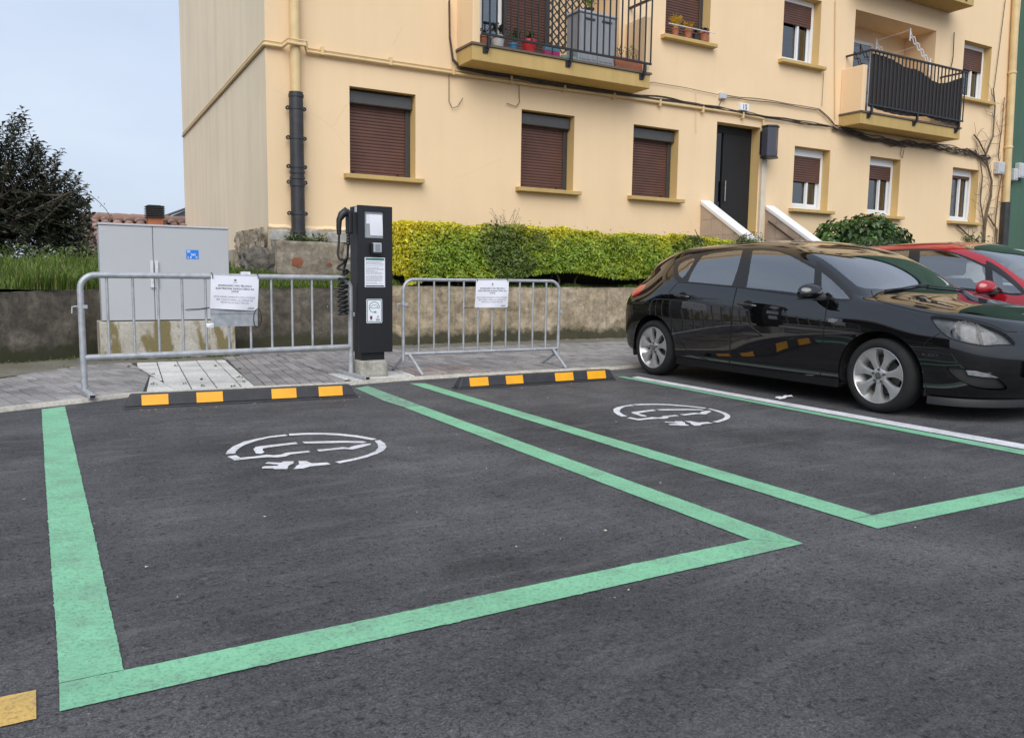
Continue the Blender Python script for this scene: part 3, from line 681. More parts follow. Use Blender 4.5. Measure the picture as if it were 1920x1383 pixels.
pot(6.20, 11.62, ZF, .09, .16, M['terracotta'], 'small terracotta pot at the left end of the lower balcony', plant=(DG, 6, .08, .1))
pot(6.46, 11.62, ZF, .11, .19, simple('white_pot', (.6,.58,.54), .5), 'off-white pot with a dark plant on the lower balcony', plant=(DG, 16, .13, .2))
pot(6.74, 11.62, ZF, .075, .12, simple('blue_pot', (.05,.22,.42), .4), 'small blue pot with leafy plant on the lower balcony', plant=(G_, 22, .15, .24))
pot(7.02, 11.60, ZF, .12, .21, simple('red_pot', (.55,.03,.03), .35), 'bright red plastic pot on the lower balcony', plant=(G_, 10, .08, .12))
t = thing('snack_carton', (7.45, 11.60, ZF), 'pair of small magenta and teal cartons on the balcony floor', 'carton')
for k, xx in enumerate((-.085, .075)):
    lobj('carton', MB().box(xx-.065, xx+.065, -.04, .04, 0, .10), simple('magenta_card', (.38, .03, .12), .5), t, bevel=.003); lobj('carton_top', MB().box(xx-.065, xx+.065, -.04, .04, .101, .20), simple('teal_card', (.07, .2, .26), .5), t, bevel=.003)
tag(obj('patterned_tray', MB().box(7.60, 7.95, 11.50, 11.56, ZF, ZF+.055), simple('turquoise_print', (.2, .42, .40), .5, var=.5, scale=30), bevel=.004), 'low turquoise and yellow patterned box by the balcony edge', 'box')
cab = thing('balcony_cabinet', (8.35, 11.72, ZF), 'grey plastic two door storage cabinet on the lower balcony', 'cabinet')
lobj('body', MB().box(-.40, .36, -.16, .20, 0, .80), M['greyplastic'], cab, bevel=.012); lobj('lid', MB().box(-.43, .39, -.185, .22, .802, .845), M['greybox'], cab, bevel=.01)
for a, c in ((-.36, -.025), (-.015, .32)):
    d = lobj('cabinet_door', MB().box(a, c, -.178, -.162, .02, .78), M['greyplastic'], cab, bevel=.006)
    rb = MB()
    for k in range(3): xx = a+(c-a)*(.2+.3*k); rb.box(xx-.03, xx+.03, -.186, -.1785, .06, .68)
    lobj('panel_rib', rb, M['greyplastic'], d, bevel=.003)
    lobj('handle', MB().box((a+c)/2-.1, (a+c)/2+.1, -.2, -.1785, .70, .725), M['boxdark'], d, bevel=.003)
pot(8.28, 11.72, ZF+.846, .07, .10, simple('dark_pot', (.03,.03,.03), .5), 'leafy pot plant standing on the balcony cabinet', plant=(simple('yellow_green_leaf', (.28,.33,.05), .6), 26, .16, .2))
pl_ = thing('planter_box', (8.98, 11.60, ZF), 'terracotta trough planter at the right end of the lower balcony', 'planter')
lobj('trough', MB().prism([(-.27,.0),(.27,.0),(.33,.2),(-.33,.2)], (0,-.09,0), (1,0,0), (0,0,1), (0,.18,0)), M['terracotta'], pl_, bevel=.012)
tw = MB()
for k in range(16):
    a = random.uniform(-.3, .3); tw.tube([(a, 0, .19), (a+random.uniform(-.06, .06), random.uniform(-.05,.05), .32), (a+random.uniform(-.16, .16), random.uniform(-.08,.08), .22+random.uniform(.05, .25))], .005, 4)
lobj('plant', tw, G_, pl_)
# pots on the upper sill
SZ = 5.40+.018
pot(10.36, 11.955, SZ, .07, .13, M['terracotta'], 'terracotta pot with yellow flowers, leftmost on the upper window sill', plant=(YF, 46, .17, .22))
pot(10.66, 11.955, SZ, .085, .14, M['terracotta'], 'squat terracotta pot in the middle of the upper window sill', plant=(YF, 20, .12, .15))
pot(10.86, 11.955, SZ, .06, .11, simple('dark_pot2', (.03,.03,.035), .5), 'small black pot between terracotta pots on the upper window sill', plant=(DG, 8, .05, .08))
pot(11.06, 11.955, SZ, .095, .17, M['terracotta'], 'largest terracotta pot, rightmost on the upper window sill', plant=(DG, 14, .08, .06))
tag(obj('pot_rail', MB().tube([(10.12,11.86,SZ+.16),(11.27,11.86,SZ+.16)], .008, 6), M['whiteframe']), 'thin white retaining rod across the pots on the upper sill', 'rod')
# clothes airers under the loggia ceiling
def airer(x0, x1, z0, z1, y, label):
    t = thing('clothes_airer', ((x0+x1)/2, y, z1), label, 'clothes airer', 'folding airers in the upper loggia'); mb = MB(); k = 5
    for i in range(k):
        a = i/k; c = (i+1)/k
        pa = Vector((x0+(x1-x0)*a, y, z1+(z0-z1)*a)); pc = Vector((x0+(x1-x0)*c, y, z1+(z0-z1)*c)); u = Vector((0, 0, .10))
        mb.bar(pa+u, pc-u*.6, .022, .008, up=(0,1,0)); mb.bar(pa-u*.6, pc+u, .022, .008, up=(0,1,0))
    o = obj('lattice_arm', mb, M['whiteframe'], t); e = Vector((x1, y, z0)); obj('end_bar', MB().bar(e+Vector((0,0,.17)), e-Vector((0,0,.22)), .03, .012, up=(0,1,0)).bar((x0,y,z1+.15),(x0,y,z1-.12), .03, .012, up=(0,1,0)), M['whiteframe'], t)
    return t
airer(17.25, 18.05, 5.95, 6.50, 11.99, 'white folding airer near the front of the upper loggia'); airer(16.85, 17.75, 5.85, 6.35, 12.55, 'white folding airer at the back of the upper loggia')
tag(obj('laundry_line', MB().tube([(16.85,12.55,6.45),(17.25,11.99,6.62)], .005, 4).tube([(17.3,12.55,6.2),(17.65,11.99,6.35)], .005, 4), M['whiteframe']), 'thin laundry cords between the two loggia airers', 'cord')
# ---- steps with white coped flank walls
def flank(x, ztop, th, label):
    y1, y0 = F-.004, 9.35; sl_ = .605; t = thing('stair_wall', (x, 10.6, 0), label, 'stair wall'); zz = lambda y: ztop-(F-y)*sl_
    c = MB().prism([(y1, zz(y1)+.002), (y1, zz(y1)+.09), (y0, zz(y0)+.09), (y0, zz(y0)+.002)], (x-.03, 0, 0), (0,1,0), (0,0,1), (th+.06, 0, 0)); obj('coping', c, M['whitecoping'], t, bevel=.012)
    core = MB().prism([(y1, .03), (y1, zz(y1)-.003), (y0, zz(y0)-.003), (y0, .03)], (x+.006, 0, 0), (0,1,0), (0,0,1), (th-.012, 0, 0)); obj('core', core, M['kerb'], t)
    for xx, dr_ in ((x, -1), (x+th, 1)):
        for i in range(9):
            for j in range(9):
                ya, yb = y1-.30*(i+1)+.003, y1-.30*i-.003; za, zb2 = .03+.30*j+.003, .03+.30*(j+1)-.003
                P = [Vector((ya, za)), Vector((yb, za)), Vector((yb, zb2)), Vector((ya, zb2))]
                P = clip(P, Vector((y1, zz(y1)-.004)), Vector((y0, zz(y0)-.004)))
                P = [Vector((max(y0, p_.x), p_.y)) for p_ in P]
                if len(P) < 3 or abs(area(P)) < .006: continue
                if P[0].y < 1.2 and P[-1].y < 1.35 and dr_ > 0: continue
                mb = MB().prism([(p_.x, p_.y) for p_ in P], (xx+(.006 if dr_ < 0 else -.006), 0, 0), (0,1,0), (0,0,1), (dr_*.012, 0, 0)); obj('tile', mb, M['tilebeige'], t)
    return t
flank(11.2, 2.43, .20, 'beige tiled stair wall with white coping left of the entrance door'); flank(12.96, 2.43, .20, 'beige tiled stair wall with white coping right of the entrance door')
st = thing('entrance_steps', (12.2, 10.6, 0), 'flight of concrete steps rising to the black entrance door', 'steps')
for i in range(10):
    z1 = 1.70-i*.168; obj('step', MB().box(11.42, 12.94, F-.27*(i+1)-.1, F-.004, .03, z1) if i == 0 else MB().box(11.42, 12.94, F-.27*(i+1)-.1, F-.27*i-.101, .03, z1), M['kerb'], st, bevel=.008)
hr = thing('handrail', (12.9, 11, 1), 'dark handrail fixed to the inside of the right stair wall', 'handrail')
obj('rail', MB().tube([(12.90, 11.86, 2.18), (12.90, 9.6, .82)], .022, 8), simple('brown_metal', (.045, .03, .022), .4), hr); obj('bracket', MB().tube([(12.955,11.3,1.80),(12.90,11.3,1.84)], .01, 6).tube([(12.955,10.2,1.14),(12.90,10.2,1.18)], .01, 6), M['blackmetal'], hr)
# ---- wall lamp, conduit, number plate, boxes
lp = thing('wall_lamp', (12.76, F, 3.4), 'dark six sided lantern box on the wall beside the door', 'wall lamp')
hx = [(.17*math.cos(math.pi/3*k+.52), .15*math.sin(math.pi/3*k+.52)) for k in range(6)]
obj('body', MB().prism(hx, (12.77, 11.80, 3.44), (1,0,0), (0,1,0), (0,0,.56)), simple('lamp_glass_dark', (.055, .058, .075), .25, var=.05), lp, bevel=.006)
obj('cap', MB().prism([(a*1.12, c*1.12) for a, c in hx], (12.77, 11.80, 4.0), (1,0,0), (0,1,0), (0,0,.035)).prism([(a*1.12, c*1.12) for a, c in hx], (12.77, 11.80, 3.405), (1,0,0), (0,1,0), (0,0,.034)), M['blackmetal'], lp, bevel=.004)
obj('bracket', MB().box(12.70, 12.84, 11.94, F-.002, 3.5, 3.95), M['blackmetal'], lp)
obj('conduit', MB().box(12.735, 12.86, 11.93, F-.003, 1.2, 3.40), simple('pale_conduit', (.62, .54, .42), .5, var=.08), bld, bevel=.006)
sg = thing('house_number_plate', (12.16, F, 4.33), 'small white house number plate reading 15 above the door', 'sign')
obj('plate', MB().box(12.05, 12.275, F-.085, F-.002, 4.285, 4.42), simple('enamel_white', (.78, .79, .80), .25, var=.02), sg, bevel=.004)
text_mesh('number', '15', .135, (12.162, F-.0855, 4.303), (1,0,0), (0,0,1), simple('number_black', (.03,.05,.05), .5), sg, bold=.003)
jb = thing('junction_box', (11.61, F, 4.45), 'small pale grey junction box on the wall above the door', 'junction box'); obj('box', MB().box(11.53, 11.69, F-.07, F-.002, 4.44, 4.56), M['greybox'], jb, bevel=.008)
obj('lid', MB().box(11.545, 11.675, F-.078, F-.0705, 4.452, 4.548), M['greybox'], jb, bevel=.003)
for (a, c, z0, z1, yy, nm) in ((20.93, 21.2, 3.72, 4.02, F, 'pale grey meter box beside the cream drainpipe'), (21.75, 21.93, 3.62, 3.92, F+.06, 'narrow grey box on the green wall'), (21.97, 22.3, 3.7, 4.08, F+.06, 'larger grey box on the green wall at the right edge')):
    t = thing('meter_box', (a, yy, z0), nm, 'meter box'); obj('box', MB().box(a, c, yy-.14, yy-.002, z0, z1), M['greybox'], t, bevel=.014); obj('cover', MB().box(a+.03, c-.03, yy-.152, yy-.1405, z0+.04, z1-.04), M['greybox'], t, bevel=.006)
# ---- downpipes
dp = MB().tube([(3.345, 11.9, 3.5), (3.345, 11.9, 13.5)], .072, 14); o = obj('downpipe', dp, M['creampipe'], bld, smooth=50)
bp_ = MB().tube([(3.345, 11.88, 1.42), (3.340, 11.88, 3.55)], .098, 18); dpb = obj('downpipe_shoe', bp_, M['blackpipe'], bld, smooth=50); dpb['label'] = 'black cast iron lower section of the downpipe'
for z in (3.50, 3.33, 2.92, 2.52, 2.44, 2.36, 2.26, 1.86, 1.60):
    obj('collar', MB().lathe([(.09, -.022), (.108, -.018), (.108, .018), (.09, .022)], (3.342, 11.88, z), n=18), M['blackpipe'], dpb, smooth=40)
for z in (3.33, 2.92, 2.52, 2.30, 1.86, 1.5):
    lg = MB()
    for sx in (-1, 1): lg.lathe([(.012, -.02), (.03, -.02), (.03, .02), (.012, .02)], (3.342+sx*.118, 11.90, z), 'Y', n=10, close=True)
    obj('lug', lg, M['blackpipe'], dpb)
rp = MB().tube([(21.12, 11.9, 13.5), (21.16, 11.9, 7.9), (21.42, 11.9, 3.05)], .085, 12); obj('downpipe', rp, M['creampipe'], bld, smooth=50)
for z in (6.2, 4.4): obj('pipe_clip', MB().lathe([(.09,-.03),(.1,-.02),(.1,.02),(.09,.03)], (21.16+(7.9-z)*.0536, 11.9, z), n=12), M['creampipe'], bld)
obj('downpipe_shoe', MB().tube([(21.43, 11.9, 3.05), (21.5, 11.9, .5)], .11, 12), M['blackpipe'], bld, smooth=50)
# ---- string pipe round the corner and the cable bundles
cp = MB(); zc = 4.165
cp.tube([(3.19, 20.9, zc), (2.93, 12.0, zc), (2.93, 11.955, zc), (3.18, 11.955, zc), (3.22, 11.80, zc+.03), (3.46, 11.80, zc+.03), (3.52, 11.955, zc-.02), (7.4, 11.955, zc+.0), (9.2, 11.955, zc+.03), (12.0, 11.955, zc+.05), (12.72, 11.955, zc+.03), (12.74, 11.955, 4.04)], .026, 8)
cp.tube([(3.19, 20.9, zc+.055), (2.93, 12.0, zc+.055), (2.93, 11.965, zc+.055), (3.18, 11.965, zc+.055), (3.22, 11.79, zc+.085), (3.48, 11.79, zc+.085), (3.54, 11.97, zc+.04), (7.4, 11.97, zc+.055), (11.5, 11.97, zc+.10)], .012, 6)
obj('string_pipe', cp, M['creampipe'], bld, smooth=50)
for i, x in enumerate(np.arange(3.75, 12.5, 1.05)): obj('pipe_clip', MB().box(x-.02, x+.02, 11.92, F-.002, zc-.035, zc+.085), M['creampipe'], bld, bevel=.004)
def cable(pts, r, label, group='wall cables', n=5, mat='cable', wob=.012, strands=1):
    mb = MB()
    for s_ in range(strands):
        P = [Vector(p_) for p_ in pts]; out = []; ox, oz = random.uniform(-1, 1)*.014*(strands > 1), random.uniform(-1, 1)*.022*(strands > 1)
        for a, b in zip(P[:-1], P[1:]):
            k = max(2, int((b-a).length/.18))
            for i in range(k):
                q = a.lerp(b, i/k); nn = mnoise.noise(Vector((q.x*1.7+s_*9, q.z*1.7, s_*3.1))); out.append(q+Vector((0, -abs(ox)-.006*s_*(strands > 1), oz+nn*wob*(1+strands*.35))))
        out.append(P[-1]); mb.tube(out, r, n)
    return tag(obj('wall_cable', mb, M[mat], smooth=60), label, 'cable', group)
W = lambda px, py: (lambda q: (q.x, 11.965, q.z))(at(px, py, Y=11.965))
cable([W(841,0), W(842,70), W(848,112), W(862,128), W(935,140), W(1050,160), W(1180,178), W(1260,188), W(1345,203), W(1420,218), W(1560,238)], .010, 'bundle of dark cables running under the lower balcony to the door', strands=6)
cable([W(1560,237), W(1600,252), W(1680,268), W(1750,275), W(1810,286), W(1858,297)], .011, 'thick bundle of dark cables under the upper right balcony', strands=9, wob=.03)
cable([W(1575,240), W(1620,262), W(1660,266), W(1700,276)], .010, 'drooping loop of cable below the right balcony slab', strands=2)
cable([W(1180,160), W(1225,155), W(1290,166), W(1347,178)], .006, 'thin brown cable from the lower balcony to the junction box')
cable([W(1358,180), W(1440,190), W(1535,205), W(1552,220), W(1567,237)], .009, 'frayed brown cable from the junction box to the right balcony', strands=2)
cable([W(1353,188), W(1347,200), W(1352,208)], .006, 'short black lead hanging from the junction box', mat='blackmetal', wob=.003)
cable([W(842,135), W(842,190), W(848,203), W(858,200), W(868,184)], .006, 'loose cream cable end curling below the pipe left of the balcony', wob=.004)
cable([W(973,155), W(974,192), W(968,200), W(950,194)], .006, 'loose cable end curling above the middle shuttered window', wob=.004)
cable([W(1545,128), W(1541,200)], .005, 'thin cable dropping from the upper white window sill', wob=.008)
cable([W(1567,0), W(1566,100), W(1566,225)], .012, 'thin vertical conduit left of the upper right balcony', mat='creampipe', wob=.002)
cable([W(1788,60), W(1786,105), W(1782,130)], .008, 'cables dropping beside the loggia opening', strands=3); cable([W(1885,0), W(1875,80), W(1864,165)], .009, 'vertical cable left of the right drainpipe', strands=1)
cable([W(1692,271), W(1688,290), W(1692,297), W(1695,280)], .006, 'small hanging loop of cable under the right balcony', wob=.003)
cable([W(1305,172), W(1305,250)], .004, 'thin cream wire running down beside the third shutter', mat='creampipe', wob=.003)
# ---- rubble stone plinth
M['stone'] = simple('rubble_stone', (.38, .365, .335), .9, var=.4, scale=5, bump=.7, bscale=18, bd=.02, coord='World', rnd=.2); M['rubmortar'] = m_dirtcon('rubble_mortar', (.40, .34, .25), .1)
obj('plinth', MB().box(2.93, 5.2, 11.975, F-.003, .7, 1.655).box(2.925, XL-.001, 11.999, 16.0, .7, 1.38), M['rubmortar'], bld)
def stone(c, sx, sy, sz, ax):
    mb = MB(); bmx = bmesh.new(); bmesh.ops.create_icosphere(bmx, subdivisions=1, radius=1)
    sd = random.random()*50
    for v in bmx.verts:
        k = 1+.22*mnoise.noise(v.co*1.3+Vector((sd, 0, 0))); p_ = v.co*k; p_ = Vector([math.copysign(abs(q)**.6, q) for q in p_])
        v.co = Vector((p_.x*sx*.5, p_.y*sy*.5, p_.z*sz*.5))+Vector(c)
    mb.v = [tuple(v.co) for v in bmx.verts]; mb.f = [tuple(v.index for v in f.verts) for f in bmx.faces]; bmx.free()
    obj('stone', mb, M['stone'], bld, smooth=25)
for z0, z1 in ((.98, 1.20), (1.21, 1.41), (1.42, 1.66)):
    x = 2.88+random.uniform(0, .1)
    while x < 5.1:
        wd = random.uniform(.22, .46); stone((x+wd/2, 11.985, (z0+z1)/2), wd*.98, .15, (z1-z0)*random.uniform(.85, 1.0), 0); x += wd+.015
# broken lower lip of the render above the stones
rows = []
for i in range(60):
    x = XL-.004+i*(2.3/59); j = .03*mnoise.noise(Vector((x*4, 0, 1)))+.012*mnoise.noise(Vector((x*15, 0, 1))); rows.append([(x, F-.03, 1.645+j), (x, F-.032, 1.66+j), (x, F-.003, 1.70+j)])
obj('render_edge', MB().grid(rows), M['facade'], bld)
rows = [[(2.90-.05*(.5+mnoise.noise(Vector((i*.45, j*.5, 3))))-.03*mnoise.noise(Vector((i*1.3, j*1.4, 7))), 11.93+i*.045, .95+(.70+.02*mnoise.noise(Vector((i*.8, 0, 2))))*j/15) for j in range(16)] for i in range(44)]
obj('rubble_face', MB().grid(rows), simple('rubble_brown', (.30, .25, .185), .95, var=.5, scale=7, bump=.9, bscale=22, bd=.03, coord='World'), bld, smooth=30)['label'] = 'exposed rough rubble at the foot of the gable wall'
# concrete block and rubble heap at the corner
def lump(name, c, sx, sy, sz, mat, label, cat, rough=.05, sub=3, pw=.35):
    bmx = bmesh.new(); bmesh.ops.create_cube(bmx, size=2); bmesh.ops.subdivide_edges(bmx, edges=bmx.edges, cuts=sub*3, use_grid_fill=True); sd = random.random()*99
    for v in bmx.verts:
        p_ = Vector(v.co); n_ = mnoise.noise(Vector((p_.x*2+sd, p_.y*2, p_.z*2)))*rough+mnoise.noise(Vector((p_.x*6+sd, p_.y*6, p_.z*6)))*rough*.5
        r_ = max(abs(p_.x), abs(p_.y), abs(p_.z)); l_ = p_.length; p_ = p_.lerp(p_/l_*1.15, pw*.4)*(1+n_); v.co = Vector((p_.x*sx/2+c[0], p_.y*sy/2+c[1], p_.z*sz/2+c[2]))
    me = bpy.data.meshes.new(name); bm_ = bmx; bm_.to_mesh(me); bm_.free(); me.shade_smooth(); o = link(name, me, mat); tag(o, label, cat); return o
cb = lump('concrete_block', (3.40, 11.62, 1.20), .96, .34, .50, m_wall('old_block', (.13, .11, .08), (.25, .21, .16), (.42, .37, .30)), 'chipped old concrete block with exposed brick at the building corner', 'concrete block', .05, 3, .15)
for px, py, s_ in ((557, 492, .11), (617, 496, .05)):
    q = at(px, py, Y=11.455); k = MB().prism([(s_*.9*math.cos(a)*random.uniform(.7,1.1), s_*.7*math.sin(a)*random.uniform(.7,1.1)) for a in np.linspace(0, 5.9, 12)], (q.x, 11.462, q.z), (1,0,0), (0,0,1), (0,-.02,0)); obj('exposed_brick', k, simple('brick_red', (.24, .085, .045), .9, var=.3, scale=14), cb)
lump('rubble_boulder', (2.73, 11.72, 1.13), .44, .36, .40, simple('dark_rubble', (.13, .118, .10), .95, var=.5, scale=9, bump=.9, bscale=24, bd=.03, coord='World'), 'rough grey boulder lying left of the concrete block', 'boulder', .34, 4, 1.6)
# ============================================================ NEIGHBOUR BUILDINGS
gb = thing('green_building', (24, 12.1, 0), 'dark green painted building adjoining at the right edge', 'building')
obj('wall', MB().box(21.6, 34, 12.06, 21, .02, 12.9), M['greenwall'], gb); obj('roof', MB().box(21.56, 34.3, 11.7, 21.2, 12.901, 13.1), M['boxdark'], gb)
obj('door', MB().box(26.6, 27.6, 12.02, 12.058, .05, 3.2), M['whiteframe'], gb)
wf = MB(); wf.box(25, 26.2, 12.0, 12.058, 2.5, 3.8).box(28, 29.2, 12.0, 12.058, 2.5, 3.8).box(25, 26.2, 12.0, 12.058, 5.4, 6.7); obj('window', wf, M['whiteframe'], gb)
# tiled house behind the lawn
M['rooftile'] = simple('clay_tile', (.29, .185, .15), .85, var=.3, scale=2.5, rnd=.22, bump=.3, bscale=30, coord='World')
hs = thing('tiled_house', (4, 21, 0), 'low house with weathered clay tile roof beyond the lawn', 'house')
RY0, RY1 = 18.2, 21.6; q0 = at(170, 479, Y=RY0); q1 = at(200, 410, Y=RY1); RZ0, RZ1 = q0.z, q1.z; RX0 = at(150, 440, Y=20).x
obj('wall', MB().box(RX0+.4, 9, RY0+.4, RY1+3, 0, RZ0-.02), simple('house_render', (.5, .45, .38), .9), hs)
obj('roof_deck', MB().prism([(RY0,RZ0-.06),(RY1,RZ1-.06),(RY1+3.4,RZ0-.06)], (RX0,0,0), (0,1,0), (0,0,1), (9.4-RX0,0,0)), simple('deck_dark', (.07,.05,.045), .9), hs)
tl = []; nS = 9; sv = (Vector((0, RY1, RZ1))-Vector((0, RY0, RZ0))); sl_len = sv.length; e = sv.normalized(); up_ = Vector((1,0,0)).cross(e); rowl = sl_len/nS
tv = []; seg = 5; TW = .24
for j, (l_, r_) in enumerate(((0, .098), (rowl*1.12, .082))):
    for k in range(seg+1):
        a = math.pi*k/seg; tv.append(Vector((r_*math.cos(a), 0, 0))+e*l_+up_*(r_*.75*math.sin(a)+(.035 if j == 0 else 0)))
tf = [(k, k+1, seg+1+k+1, seg+1+k) for k in range(seg)]+[tuple(range(seg+1))]
tme = MB().add(tv, tf).mesh('roof_tile', 0, 60); rest_t = MB()
nX = int((9.2-RX0)/TW)
for i in range(nX):
    for j in range(nS):
        P = Vector((RX0+.12+i*TW+random.uniform(-.012, .012), RY0, RZ0))+e*(rowl*j)
        if i < 28:
            o = link('roof_tile', tme, M['rooftile'], hs); o.location = P; o.rotation_euler = (0, random.uniform(-.04, .04), random.uniform(-.03, .03))
        else: rest_t.add([v+P for v in tv], tf)
if rest_t.v: tag(obj('roof_tile_field', rest_t, M['rooftile'], hs), kind='stuff')
for i in range(int((9.2-RX0)/.36)):
    x = RX0+.1+i*.36; rg = MB().tube([(x, RY1, RZ1+.03), (x+.40, RY1, RZ1+.03)], [.115, .10], 10); obj('ridge_tile', rg, M['rooftile'], hs, smooth=60)
q = at(276, 421, Y=20.9); q2 = at(303, 400, Y=20.9); wdt = q2.x-q.x
ch = obj('chimney', MB().box(q.x, q2.x, 20.7, 20.7+wdt, q.z-.5, at(290,408,Y=20.7).z), simple('chimney_brick', (.40, .15, .08), .85, var=.12), hs)
zc0, zc1 = at(290,408,Y=20.7).z, at(290,384,Y=20.7).z; n_ = 7
for k in range(n_):
    z0 = zc0+(zc1-zc0)*k/n_; h_ = (zc1-zc0)/n_; obj('cowl_louvre', MB().prism([(-.5*wdt-.05,0),(.5*wdt+.05,0),(.5*wdt+.015,h_*.62),(-.5*wdt-.015,h_*.62)], ((q.x+q2.x)/2, 20.65, z0), (1,0,0), (0,0,1), (0,wdt+.1,0)), M['blackmetal'], ch)
obj('cowl_core', MB().box(q.x+.03, q2.x-.03, 20.75, 20.7+wdt-.05, zc0, zc1), M['blackmetal'], ch)
a, c, d_ = at(303, 413, Y=44), at(352, 391, Y=44), at(352, 430, Y=44)
gs = thing('grey_shed', (a.x, 44, 0), 'dark grey gabled shed far behind the tiled roof', 'building')
obj('wall', MB().prism([(a.x, 0), (a.x, a.z), (c.x+1.2, c.z+.5), (c.x+16, a.z), (c.x+16, 0)], (0, 44, 0), (1,0,0), (0,0,1), (0,9,0)), simple('slate_cladding', (.085, .092, .105), .6), gs)
rfm = MB(); rfm.bar((a.x-.3, 48.5, a.z+.03), (c.x+1.2, 48.5, c.z+.56), 9.3, .08); obj('roof', rfm, simple('shed_roof', (.10, .105, .115), .6), gs)
# ============================================================ STREET FURNITURE
M['cabgrey'] = simple('cabinet_grey', (.43, .44, .455), .55, var=.035, scale=1.4, coord='World'); M['handlewhite'] = simple('cabinet_handle', (.60, .61, .63), .45, var=.03)
M['galv'] = simple('galvanised_steel', (.40, .415, .435), .5, .35, var=.22, scale=16, bump=.1, bscale=80); M['rubber'] = simple('stop_rubber', (.032, .032, .036), .6, var=.25, scale=9, bump=.15, bscale=120)
def m_refl():
    n = N('amber_reflector'); v = n.coord('World'); f = n.noise(v, 220, 2, .6)
    n.base(n.ramp(n.noise(v, 8, 4, .6), [(.3, (.80, .36, .012)), (.7, (.92, .43, .015))])); n.set(Roughness=.4); n.bump(f, .3, .003); return n.m
M['amber'] = m_refl()
M['paper'] = simple('paper_sheet', (.78, .78, .84), .55, var=.02, scale=3); M['ink'] = simple('ink', (.05, .05, .06), .8, var=.1); M['inkgrey'] = simple('ink_grey', (.22, .22, .25), .8, var=.1); M['inkfaint'] = simple('ink_faint', (.5, .5, .56), .8, var=.1)
M['tie'] = simple('zip_tie', (.012, .012, .012), .5)
def m_cabbase():
    n = N('stained_concrete'); v = n.coord('World')
    c = n.ramp(n.noise(v, 3, 6, .7), [(.3, (.36, .33, .27)), (.7, (.52, .49, .43))]); c = n.mix(.6, c, n.ramp(n.noise(v, 40, 4, .7), [(.3, (.6,)*3), (.7, (1.2,)*3)]), 'MULTIPLY')
    s_ = n.noise(n.coord('World', (3.2, 3.2, .9)), 1.0, 5, .6, .4); c = n.mix(n.ramp(s_, [(.54, (0,)*3), (.60, (.85,)*3)]), c, (.15, .115, .025))
    n.base(c); n.set(Roughness=.93); n.bump(n.noise(v, 50, 4, .7), .5, .008); return n.m
base_ = obj('cabinet_plinth', MB().box(.60, 2.02, 9.87, 10.31, .028, .447), m_cabbase(), bevel=.008); tag(base_, 'stained concrete plinth carrying the grey electrical cabinet', 'plinth')
ec = thing('electrical_cabinet', (1.3, 9.9, .448), 'large pale grey two door electrical cabinet on a concrete plinth', 'cabinet')
obj('body', MB().box(.64, 1.965, 9.925, 10.28, .449, 1.49), M['cabgrey'], ec, bevel=.006); obj('top', MB().box(.625, 1.98, 9.89, 10.295, 1.491, 1.515), M['cabgrey'], ec, bevel=.006)
for (a, c, ld) in ((.632, 1.163, 'left'), (1.170, 1.972, 'right')):
    d = obj('door', MB().box(a, c, 9.900, 9.923, .462, 1.488), M['cabgrey'], ec, bevel=.004)
    hx_ = 1.128 if ld == 'left' else 1.178
    h = obj('handle', MB().box(hx_, hx_+.034, 9.872, 9.8985, .82, 1.115), M['handlewhite'], d, bevel=.004); obj('handle_grip', MB().box(hx_+.008, hx_+.026, 9.866, 9.8715, .88, 1.05), M['handlewhite'], d, bevel=.002)
stk = obj('sticker', MB().box(1.510, 1.642, 9.8978, 9.8996, 1.146, 1.248), simple('sticker_blue', (.02, .20, .66), .4, var=.05), ec); stk['label'] = 'small blue identification sticker with white characters'
for s_, x_, z_ in (('B2', 1.537, 1.219), ('062', 1.585, 1.185), ('L II', 1.545, 1.153), ('C', 1.62, 1.153)):
    text_mesh('lettering', s_, .034, (x_, 9.8975, z_), (1,0,0), (0,0,1), M['paper'], stk, bold=.0006)
obj('nameplate', MB().box(.655, .70, 9.897, 9.8995, 1.432, 1.437), M['handlewhite'], ec)
